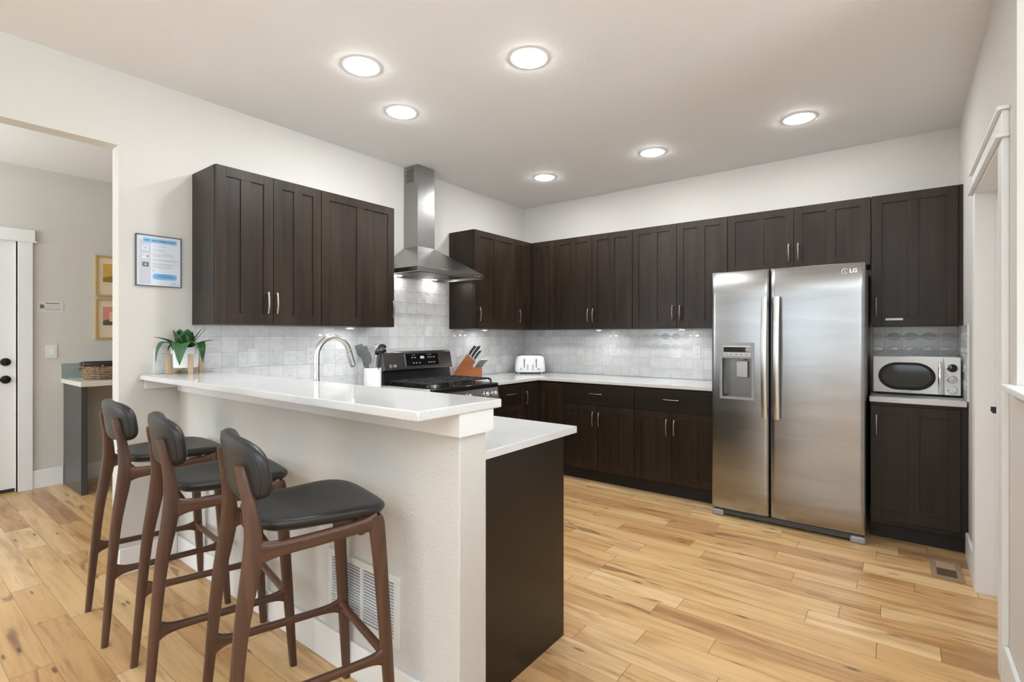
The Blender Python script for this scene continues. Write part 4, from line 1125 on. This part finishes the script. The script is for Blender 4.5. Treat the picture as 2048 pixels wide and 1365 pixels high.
leaf(D(-0.25, -0.2), 0.035, 0.026, 0.107, 0.0)
leaf(D(-0.15, -0.9), 0.075, 0.026, 0.045, 0.05, curl=True)
leaf(D(-0.9, -0.35), 0.075, 0.020, 0.030, 0.045, curl=True)

# ------------------------------------------------------------------ outlets and switches
def plate(face_kind, plane, a, z, label, kind='outlet', m=WHITEP, grp='white wall plates'):
    F = Face(face_kind, plane)
    t = thing('wall_outlet' if kind == 'outlet' else 'light_switch', label, 'outlet' if kind == 'outlet' else 'light switch', F.pt(a, 0, z - 0.058), grp)
    mb = MB(); F.box(mb, a - 0.036, a + 0.036, -0.0055, 0.001, z - 0.058, z + 0.058, 0.002); p = mb.obj('cover_plate', m, t)
    mb = MB(); F.box(mb, a - 0.0165, a + 0.0165, -0.0068, -0.005, z - 0.0335, z + 0.0335, 0.0008); q = mb.obj('socket' if kind == 'outlet' else 'rocker', WHITEG if kind != 'outlet' else m, p)
    mb = MB()
    if kind == 'outlet':
        for dz in (-0.018, 0.018):
            F.box(mb, a - 0.0075, a - 0.0055, -0.0073, -0.0066, z + dz - 0.001, z + dz + 0.006); F.box(mb, a + 0.0055, a + 0.0075, -0.0073, -0.0066, z + dz - 0.001, z + dz + 0.006)
            F.box(mb, a - 0.0022, a + 0.0022, -0.0073, -0.0066, z + dz - 0.0085, z + dz - 0.0045)
        mb.obj('socket_slots', SLOT, p)
    else:
        F.box(mb, a - 0.0165, a + 0.0165, -0.0085, -0.0062, z - 0.0335, z - 0.030, 0.0005); mb.obj('rocker_edge', SOCK, p)
plate('y', -0.0082, 0.205, 1.172, 'white wall outlet half hidden behind the toaster')
plate('y', -0.0082, 1.096, 1.163, 'white wall outlet in the middle of the back wall tiles')
plate('y', -0.0082, 1.921, 1.160, 'white wall outlet beside the refrigerator on the back wall tiles')
plate('y', -0.0082, 3.467, 1.157, 'white wall outlet just above the microwave')
plate('x', 0.0082, -2.619, 1.166, 'white wall outlet on the tiles behind the faucet')
plate('x', 0.0082, -3.026, 1.166, 'white rocker switch on the tiles between plant and faucet', 'switch')
plate('x', -2.499, -3.567, 1.170, 'white rocker switch on the hall wall above the console', 'switch')

# ------------------------------------------------------------------ recessed ceiling lights and under-cabinet pucks
spots = [(1.087, -2.969, 'recessed ceiling light closest to the stools'), (1.841, -2.489, 'recessed ceiling light highest in view, over the peninsula end'),
         (0.824, -2.474, 'recessed ceiling light in front of the hood chimney, left side'), (0.815, -0.811, 'recessed ceiling light closest to the wall corner by the hood'),
         (1.831, -0.814, 'recessed ceiling light left of the refrigerator, mid back row'), (2.838, -0.818, 'recessed ceiling light above the front of the refrigerator')]
for x, y, lb in spots:
    t = thing('ceiling_light', 'lit round ' + lb, 'ceiling light', (x, y, CZ), 'recessed ceiling lights')
    MB().lathe([(0.099, 0.0), (0.097, -0.004), (0.084, -0.006), (0.079, -0.003), (0.079, 0.0)], (x, y, CZ), 48, cap0=False, cap1=False).obj('trim_ring', TRIM, t)
    MB().lathe([(0.079, -0.0028), (0.074, -0.0085), (0.060, -0.0125), (0.030, -0.0155), (0.001, -0.016)], (x, y, CZ), 48, cap0=False).obj('diffuser', LAMP, t)
for x, y, lb in ((0.165, -2.40, 'lit white puck light under the cabinet left of the hood'), (0.165, -0.885, 'lit white puck light under the cabinet right of the hood'),
                 (1.043, -0.20, 'lit white puck light under the back wall cabinets, nearer the toaster'), (1.852, -0.20, 'lit white puck light under the back wall cabinets, nearer the refrigerator')):
    t = thing('puck_light', lb, 'light', (x, y, ZB), 'under-cabinet puck lights')
    MB().lathe([(0.034, 0), (0.034, -0.009), (0.031, -0.012), (0.026, -0.012)], (x, y, ZB), 32, cap0=True, cap1=False).obj('housing', WHITEP, t)
    MB().lathe([(0.026, -0.0118), (0.001, -0.0125)], (x, y, ZB), 32, cap0=False).obj('lens', PUCK, t)

# ------------------------------------------------------------------ registers
t = thing('wall_vent', 'white louvered return air grille low on the bar wall behind the stools', 'vent', (1.76, YF, 0.2))
va, vb, vz0, vz1 = 1.545, 1.977, 0.205, 0.458
mb = MB()
for bx in ((va, vb, vz0, vz0 + 0.028), (va, vb, vz1 - 0.028, vz1), (va, va + 0.028, vz0 + 0.028, vz1 - 0.028), (vb - 0.028, vb, vz0 + 0.028, vz1 - 0.028), ((va+vb)/2 - 0.008, (va+vb)/2 + 0.008, vz0 + 0.028, vz1 - 0.028)):
    mb.box(bx[0], bx[1], YF - 0.010, YF, bx[2], bx[3], 0.0015)
mb.obj('frame', WHITEP, t)
MB().box(va + 0.02, vb - 0.02, YF - 0.0012, YF, vz0 + 0.02, vz1 - 0.02).obj('backing', plain('vent_shadow', (0.05, 0.05, 0.05), 0.7), t)
mb = MB()
for i in range(17):
    z = vz0 + 0.034 + i * 0.0112
    for a, c in ((va + 0.0275, (va+vb)/2 - 0.0075), ((va+vb)/2 + 0.0075, vb - 0.0275)):
        mb.poly3([((a, YF - 0.0085, z), (c, YF - 0.0085, z), (c, YF - 0.0030, z + 0.0040), (a, YF - 0.0030, z + 0.0040))])
mb.obj('louvers', WHITEP, t)
t = thing('floor_register', 'brown framed floor register by the right baseboard', 'vent', (3.57, -0.92, 0))
a0, a1, c0_, c1_ = 3.502, 3.638, -1.062, -0.772
mb = MB(); FR = plain('register_tan', (0.34, 0.235, 0.15), 0.45)
for bx in ((a0, a1, c0_, c0_ + 0.038), (a0, a1, c1_ - 0.038, c1_), (a0, a0 + 0.026, c0_ + 0.038, c1_ - 0.038), (a1 - 0.026, a1, c0_ + 0.038, c1_ - 0.038)): mb.box(*bx, 0.0005, 0.006, 0.0015)
mb.obj('frame', FR, t)
MB().box(a0 + 0.02, a1 - 0.02, c0_ + 0.03, c1_ - 0.03, 0.0004, 0.0012).obj('opening', SLOT, t)
MB().box(a0 + 0.026, a1 - 0.026, -0.905, c1_ - 0.038, 0.001, 0.0045).obj('damper', plain('damper_wood', (0.48, 0.34, 0.21), 0.45), t)
mb = MB()
for i in range(9): mb.box(a0 + 0.026, a1 - 0.026, -1.022 + i * 0.013, -1.018 + i * 0.013, 0.001, 0.0045)
mb.obj('slats', plain('register_brown', (0.15, 0.10, 0.065), 0.5), t)

# ------------------------------------------------------------------ pictures and notices
def rects(name, parent, plane, lst, mats):
    """flat printed shapes on a wall sheet facing +x; lst = (y0, y1, z0, z1, layer, material index)"""
    mb = MB()
    for y0_, y1_, z0_, z1_, ly, mi in lst:
        x = plane + 0.0003 * ly
        f = mb.bm.faces.new([mb.bm.verts.new(p) for p in ((x, y0_, z0_), (x, y1_, z0_), (x, y1_, z1_), (x, y0_, z1_))]); f.material_index = mi
    return mb.obj(name, mats, parent)
def frame(parent, plane, y0_, y1_, z0_, z1_, w_, d_, m):
    mb = MB()
    for bx in ((y0_, y1_, z0_, z0_ + w_), (y0_, y1_, z1_ - w_, z1_), (y0_, y0_ + w_, z0_ + w_, z1_ - w_), (y1_ - w_, y1_, z0_ + w_, z1_ - w_)): mb.box(plane, plane + d_, *bx, bev=0.001)
    return mb.obj('frame', m, parent)
py0, py1, pz0, pz1 = -3.668, -3.443, 1.586, 1.876
t = thing('information_sheet', 'framed KEY INFORMATION sheet on the wall left of the cabinets', 'framed notice', (0.0, (py0 + py1) / 2, pz0))
frame(t, 0.0005, py0, py1, pz0, pz1, 0.0045, 0.014, FRAMEB)
MB().box(0.0005, 0.007, py0 + 0.003, py1 - 0.003, pz0 + 0.003, pz1 - 0.003).obj('sheet', P_WHITE, t)
def yy(u): return py0 + (py1 - py0) * u
def zz(v): return pz1 - (pz1 - pz0) * v
def rr_(u0, u1, v0, v1, ly, mi): return (yy(u0), yy(u1), zz(v1), zz(v0), ly, mi)
rects('sidebar', t, 0.0072, [rr_(0.08, 0.32, 0.10, 0.96, 1, 0)], [P_GREY])
rects('banner', t, 0.0072, [rr_(0.15, 0.90, 0.06, 0.155, 2, 0)], [P_BLUE])
lettering('KEY INFORMATION', 0.0160, P_NAVY, t, (0.0082, yy(0.525), zz(0.108)), 'x', 'lettering', 0.0004, 1.08)
ln = []
for u0, u1, v in ((0.36, 0.68, 0.205), (0.36, 0.60, 0.265), (0.36, 0.65, 0.295), (0.36, 0.80, 0.355), (0.36, 0.83, 0.385), (0.36, 0.53, 0.41),
                  (0.36, 0.95, 0.465), (0.36, 0.93, 0.485), (0.36, 0.95, 0.545), (0.36, 0.80, 0.565), (0.36, 0.83, 0.60), (0.36, 0.74, 0.625)):
    ln.append(rr_(u0, u1, v, v + 0.008, 1, 0))
ln += [rr_(0.73, 0.95, 0.945, 0.953, 1, 0), rr_(0.36, 0.40, 0.68, 0.70, 1, 0)]
rects('text_lines', t, 0.0072, ln, [P_TXT])
mb = MB(); r_ = 0.016; ol = []
ya, yb, za, zb = yy(0.36), yy(0.90), zz(0.86), zz(0.745)
for cx_, cz_, a0_ in ((yb - r_, zb - r_, 0), (ya + r_, zb - r_, 90), (ya + r_, za + r_, 180), (yb - r_, za + r_, 270)):
    for i in range(7): a = R(a0_ + 15 * i); ol.append((cx_ + r_ * math.cos(a), cz_ + r_ * math.sin(a)))
mb.prism(ol, 'x', 0.0071, 0.0076); mb.obj('button_panel', P_BLUE2, t)
rects('text_lines', t, 0.0077, [rr_(0.47, 0.80, 0.765, 0.775, 1, 0), rr_(0.42, 0.85, 0.80, 0.812, 1, 0)], [P_NAVY])
rects('text_lines', t, 0.0072, [rr_(0.79, 0.88, 0.905, 0.925, 1, 0)], [P_BLUE])
rects('icon_tiles', t, 0.0072, [rr_(0.13, 0.28, 0.21, 0.30, 2, 0), rr_(0.13, 0.28, 0.37, 0.465, 2, 0), rr_(0.14, 0.28, 0.535, 0.625, 2, 1),
    rr_(0.23, 0.27, 0.40, 0.44, 3, 2), rr_(0.14, 0.19, 0.395, 0.405, 3, 3), rr_(0.195, 0.225, 0.565, 0.595, 3, 0)], [P_WHITE, P_DGREY, P_RED, P_NAVY])
mb = MB()
for k, rad_ in enumerate((0.006, 0.011, 0.016)):
    pts = [(0.0082, yy(0.205) + rad_ * math.cos(R(a)), zz(0.292) + rad_ * math.sin(R(a))) for a in range(45, 136, 10)]
    mb.tube(pts, 0.0009, 6)
mb.obj('wifi_icon', P_BLUE2, t)

t = thing('wall_notice', 'small white printed notice on the hall wall beside the door', 'notice', (-2.499, -3.572, 1.507))
MB().box(-2.4995, -2.4975, -3.657, -3.488, 1.507, 1.608).obj('sheet', P_SIGN, t)
mb = MB(); mb.prism([(-3.643, 1.545), (-3.615, 1.545), (-3.615, 1.572), (-3.629, 1.582), (-3.643, 1.572)], 'x', -2.4976, -2.4970); mb.obj('house_icon', P_DGREY, t)
rects('text_lines', t, -2.4974, [(-3.605, -3.515, 1.586, 1.594, 1, 1), (-3.612, -3.500, 1.566, 1.569, 1, 0), (-3.612, -3.510, 1.556, 1.559, 1, 0), (-3.612, -3.500, 1.538, 1.541, 1, 1), (-3.600, -3.515, 1.529, 1.532, 1, 0)], [P_TXT, P_DGREY])
for k, (z0_, z1_, lb) in enumerate(((1.673, 2.050, 'gold framed mustard landscape print on the hall wall, the upper of two'), (1.278, 1.650, 'gold framed coral landscape print on the hall wall, the lower of two'))):
    y0_, y1_ = -3.268, -2.97
    t = thing('framed_print', lb, 'picture', (-2.499, (y0_ + y1_) / 2, z0_), 'gold framed prints in the hall')
    frame(t, -2.4995, y0_, y1_, z0_, z1_, 0.016, 0.022, GOLD)
    MB().box(-2.4995, -2.488, y0_ + 0.01, y1_ - 0.01, z0_ + 0.01, z1_ - 0.01).obj('mat_board', P_CREAM, t)
    a0_, a1_ = y0_ + 0.056, y1_ - 0.056; b1_ = z1_ - 0.072; b0_ = b1_ - 0.172
    MB().box(-2.488, -2.4874, a0_, a1_, b0_, b1_).obj('print', P_MUST if k == 0 else P_CORAL, t)
    pts = [(a0_, b0_), (a1_, b0_), (a1_, b0_ + 0.060), ((a0_ + a1_) / 2, b0_ + 0.068), (a0_, b0_ + 0.042)]
    MB().prism(pts, 'x', -2.4876, -2.4868).obj('print_hill', P_OLIVE if k == 0 else P_DOLIVE, t)
    if k == 1: MB().box(-2.4876, -2.4866, a0_ + 0.048, a0_ + 0.115, b0_ + 0.036, b0_ + 0.125).obj('print_house', P_PEACH, t)
    rects('print_caption', t, -2.4878, [(a0_ + 0.02 + i * 0.03, a0_ + 0.028 + i * 0.03, b0_ - 0.025, b0_ - 0.016, 1, 0) for i in range(5)], [P_MUST if k == 0 else P_CORAL])

# ------------------------------------------------------------------ hall console, its basket
t = thing('hall_console', 'charcoal hall console with cream stone top fixed to the wall', 'console', (-2.2, -3.1, 0))
MB().box(-2.499, -1.870, -3.504, -1.2, 0.893, 0.932, 0.003).obj('top', CONSTOP, t)
MB().box(-2.499, -1.930, -3.488, -3.446, 0.0, 0.893, 0.002).obj('side_panel', GREYP, t)
MB().box(-2.499, -1.930, -1.26, -1.22, 0.0, 0.893, 0.002).obj('side_panel', GREYP, t)
MB().box(-2.499, -2.489, -3.504, -1.2, 0.9325, 1.062, 0.001).obj('backsplash', GTILE, t)
t = thing('wicker_basket', 'oval woven rush basket with dark lining on the hall console', 'basket', (-2.19, -3.20, 0.932))
def oval(hx, hy, z, n=36, e=3.0): 
    r = []
    for i in range(n):
        a = 2 * math.pi * i / n; c, s = math.cos(a), math.sin(a)
        r.append((-2.19 + hx * math.copysign(abs(c) ** (2/e), c), -3.20 + hy * math.copysign(abs(s) ** (2/e), s), 0.9325 + z))
    return r
MB().rings([oval(0.15, 0.205, 0), oval(0.165, 0.218, 0.02), oval(0.175, 0.23, 0.11), oval(0.165, 0.22, 0.11), oval(0.155, 0.21, 0.012)], cap1=True).obj('basket_wall', WICK, t)
MB().rings([oval(0.160, 0.214, 0.09), oval(0.172, 0.227, 0.112), oval(0.178, 0.233, 0.146), oval(0.168, 0.223, 0.147), oval(0.150, 0.205, 0.10)], cap0=False, cap1=True).obj('lining', plain('dark_lining', (0.018, 0.014, 0.012), 0.35), t)
for i in range(11):
    a = R(200 + i * 13); c = (-2.19 + 0.178 * math.cos(a), -3.20 + 0.235 * math.sin(a))
    zb_ = 1.045 + 0.01 * math.sin(i * 2.1)
    MB().tube([(c[0], c[1], zb_ - 0.03), (c[0] + 0.016 * math.cos(a), c[1] + 0.016 * math.sin(a), zb_ - 0.005), (c[0] + 0.004 * math.cos(a), c[1] + 0.004 * math.sin(a), zb_ + 0.016)], 0.006, 8).obj('rush_loop', WICK, t)

# ------------------------------------------------------------------ bar stools
def stool():
    """Y forward (towards the bar), X to the sitter's right, built at the origin"""
    t = thing('bar_stool', '', 'bar stool', (0, 0, 0), 'walnut bar stools at the counter')
    def xo(z): return 0.203 - 0.026 * min(z, 0.74) / 0.74 - 0.026 * max(0.0, min(1.0, (z - 0.72) / 0.22)) ** 1.3
    def path(ctrl, n=26):
        out = []
        for i in range(n + 1):
            u = i / n * (len(ctrl) - 1); k = min(int(u), len(ctrl) - 2); f = u - k
            p0, p1, p2, p3 = (ctrl[max(0, min(len(ctrl) - 1, k + q))] for q in (-1, 0, 1, 2))
            out.append(tuple(0.5 * (2 * p1[m] + (p2[m] - p0[m]) * f + (2*p0[m] - 5*p1[m] + 4*p2[m] - p3[m]) * f * f + (3*p1[m] - p0[m] - 3*p2[m] + p3[m]) * f ** 3) for m in range(len(p1))))
        return out
    rear = path([(-0.238, 0.0, 0.0125), (-0.214, 0.30, 0.0165), (-0.196, 0.50, 0.0195), (-0.174, 0.64, 0.0245), (-0.166, 0.70, 0.0255), (-0.165, 0.76, 0.0220), (-0.172, 0.84, 0.0180), (-0.188, 0.925, 0.0150), (-0.193, 0.947, 0.0110)])
    front = path([(0.236, 0.0, 0.0130), (0.220, 0.28, 0.0185), (0.204, 0.55, 0.0215), (0.194, 0.68, 0.0250), (0.190, 0.722, 0.0240), (0.188, 0.736, 0.0170)])
    for s in (-1, 1):
        for nm, P_ in (('rear', rear), ('front', front)):
            mb = MB()
            mb.sweep([(s * xo(p[1]), p[0], p[1]) for p in P_], [(max(0.009, 0.0165 - 0.003 * abs(p[1] - 0.5)), p[2]) for p in P_], (1, 0, 0), (0, 1, 0), 20, e=3.0)
            mb.obj('leg', WALNUT, t)
        def rail(nm, y0_, z0_, y1_, z1_, h, hx, fl, fr, sag=0.0):
            mb = MB(); n = 28; pts = []; sec = []
            for i in range(n + 1):
                u = i / n; L_ = abs(y1_ - y0_)
                d0 = u * L_; d1 = (1 - u) * L_
                hh = h + fl * math.exp(-d0 / 0.022) + fr * math.exp(-d1 / 0.022)
                z = z0_ + (z1_ - z0_) * u - sag * math.sin(math.pi * u)
                pts.append((s * xo(z), y0_ + (y1_ - y0_) * u, z)); sec.append((hx, hh))
            mb.sweep(pts, sec, (1, 0, 0), (0, 0, 1), 18, e=3.0); mb.obj(nm, WALNUTY, t)
        rail('seat_rail', -0.168, 0.704, 0.188, 0.714, 0.0205, 0.0135, 0.038, 0.016, 0.004)
        rail('stretcher', -0.208, 0.300, 0.216, 0.286, 0.0125, 0.0115, 0.030, 0.028)
    mb = MB(); n = 20; x_ = xo(0.285) - 0.004; pts = []; sec = []
    for i in range(n + 1):
        u = i / n; d = min(u, 1 - u) * 2 * x_
        pts.append((-x_ + 2 * x_ * u, 0.216, 0.286)); k = 0.010 * math.exp(-d / 0.018); sec.append((0.0125 + k * 0.6, 0.0115 + k))
    mb.sweep(pts, sec, (0, 1, 0), (0, 0, 1), 16, e=3.0); mb.obj('footrest', WALNUTX, t)
    for y in (-0.125, 0.145):
        mb = MB(); mb.sweep([(-0.175, y, 0.700), (0.175, y, 0.700)], [(0.012, 0.020)] * 2, (0, 1, 0), (0, 0, 1), 14, e=4); mb.obj('seat_support', WALNUTX, t)
    # seat cushion: rounded, wider in front, dished, thin rolled edge
    mb = MB(); NA, NR = 56, 9
    def outline(a):
        c, s = math.cos(a), math.sin(a); e = 4.2
        x = math.copysign(abs(c) ** (2/e), c); y = math.copysign(abs(s) ** (2/e), s)
        w_ = 0.190 + 0.028 * y
        return x * w_, 0.044 + y * 0.194 + 0.010 * (1 - x * x) * (1 if y > 0 else -0.3)
    def top(x, y):
        v = (y - 0.044) / 0.194; q = x / 0.21
        return 0.766 + 0.006 * q * q - 0.010 * max(0, v) ** 3 - 0.008 * (1 - q * q) * (1 - v * v) + 0.004 * max(0, -v) 
    rings = []
    for fr, dz in ((0.05, -0.036), (0.55, -0.036), (0.86, -0.033), (0.955, -0.025), (0.99, -0.015), (1.0, -0.008)):
        rings.append([(outline(2*math.pi*i/NA)[0] * fr, 0.044 + (outline(2*math.pi*i/NA)[1] - 0.044) * fr, top(*outline(2*math.pi*i/NA)) + dz if fr > 0.9 else 0.7315 + (0.0 if fr < 0.8 else 0.003)) for i in range(NA)])
    for fr, dz in ((0.992, -0.003), (0.97, 0.001), (0.92, 0.004), (0.8, 0.006), (0.6, 0.006), (0.4, 0.006), (0.2, 0.006), (0.03, 0.006)):
        ring = []
        for i in range(NA):
            ox, oy = outline(2*math.pi*i/NA); x, y = ox * fr, 0.044 + (oy - 0.044) * fr
            ring.append((x, y, top(x, y) + dz))
        rings.append(ring)
    mb.rings(rings); mb.obj('seat', LEATHER, t, angle=70)
    # curved back pad
    mb = MB(); NA = 56
    def pad_outline(a, k=1.0):
        c, s = math.cos(a), math.sin(a); e = 3.4
        x = math.copysign(abs(c) ** (2/e), c) * 0.220; z = math.copysign(abs(s) ** (2/e), s)
        z = z * (0.094 if s > 0 else 0.084)
        return x * k, z * k
    def pad_y(x): return 0.95 * x * x
    def pad_pt(x, z, d):   # d: outwards along the (backwards) normal
        yb = -0.182 + pad_y(x) - 0.13 * z
        nx = 1.9 * x; l = math.hypot(1, nx)
        return (x + d * nx / l, yb - d / l, 0.920 + z)
    rings = []
    for k, d in ((0.02, 0.022), (0.4, 0.022), (0.7, 0.0215), (0.86, 0.019), (0.95, 0.013), (0.99, 0.005), (1.0, -0.002), (0.99, -0.010), (0.95, -0.018), (0.86, -0.025), (0.7, -0.029), (0.4, -0.031), (0.02, -0.031)):
        rings.append([pad_pt(*pad_outline(2*math.pi*i/NA, k), d) for i in range(NA)])
    mb.rings(rings); bk = mb.obj('backrest', LEATHER, t, angle=70)
    mb = MB(); pts = [Vector(pad_pt(*pad_outline(2*math.pi*(i+0.3)/NA, 0.925), 0.0158)) for i in range(NA + 1)]
    mb.tube(pts, 0.0014, 6); mb.obj('seam', STITCH, bk)
    return t
s1 = stool()
places = [(0.535, -3.722, -5.0, 'walnut and black leather bar stool nearest the hall doorway, leftmost of the three'),
          (1.212, -3.750, -11.0, 'walnut and black leather bar stool in the middle of the three'),
          (1.824, -3.748, -14.0, 'walnut and black leather bar stool in front of the vent, nearest the camera')]
stools = [s1, copy_tree(s1), copy_tree(s1)]
for o, (x, y, a, lb) in zip(stools, places):
    o.location = (x, y, 0.0); o.rotation_euler = (0, 0, R(a)); o['label'] = lb
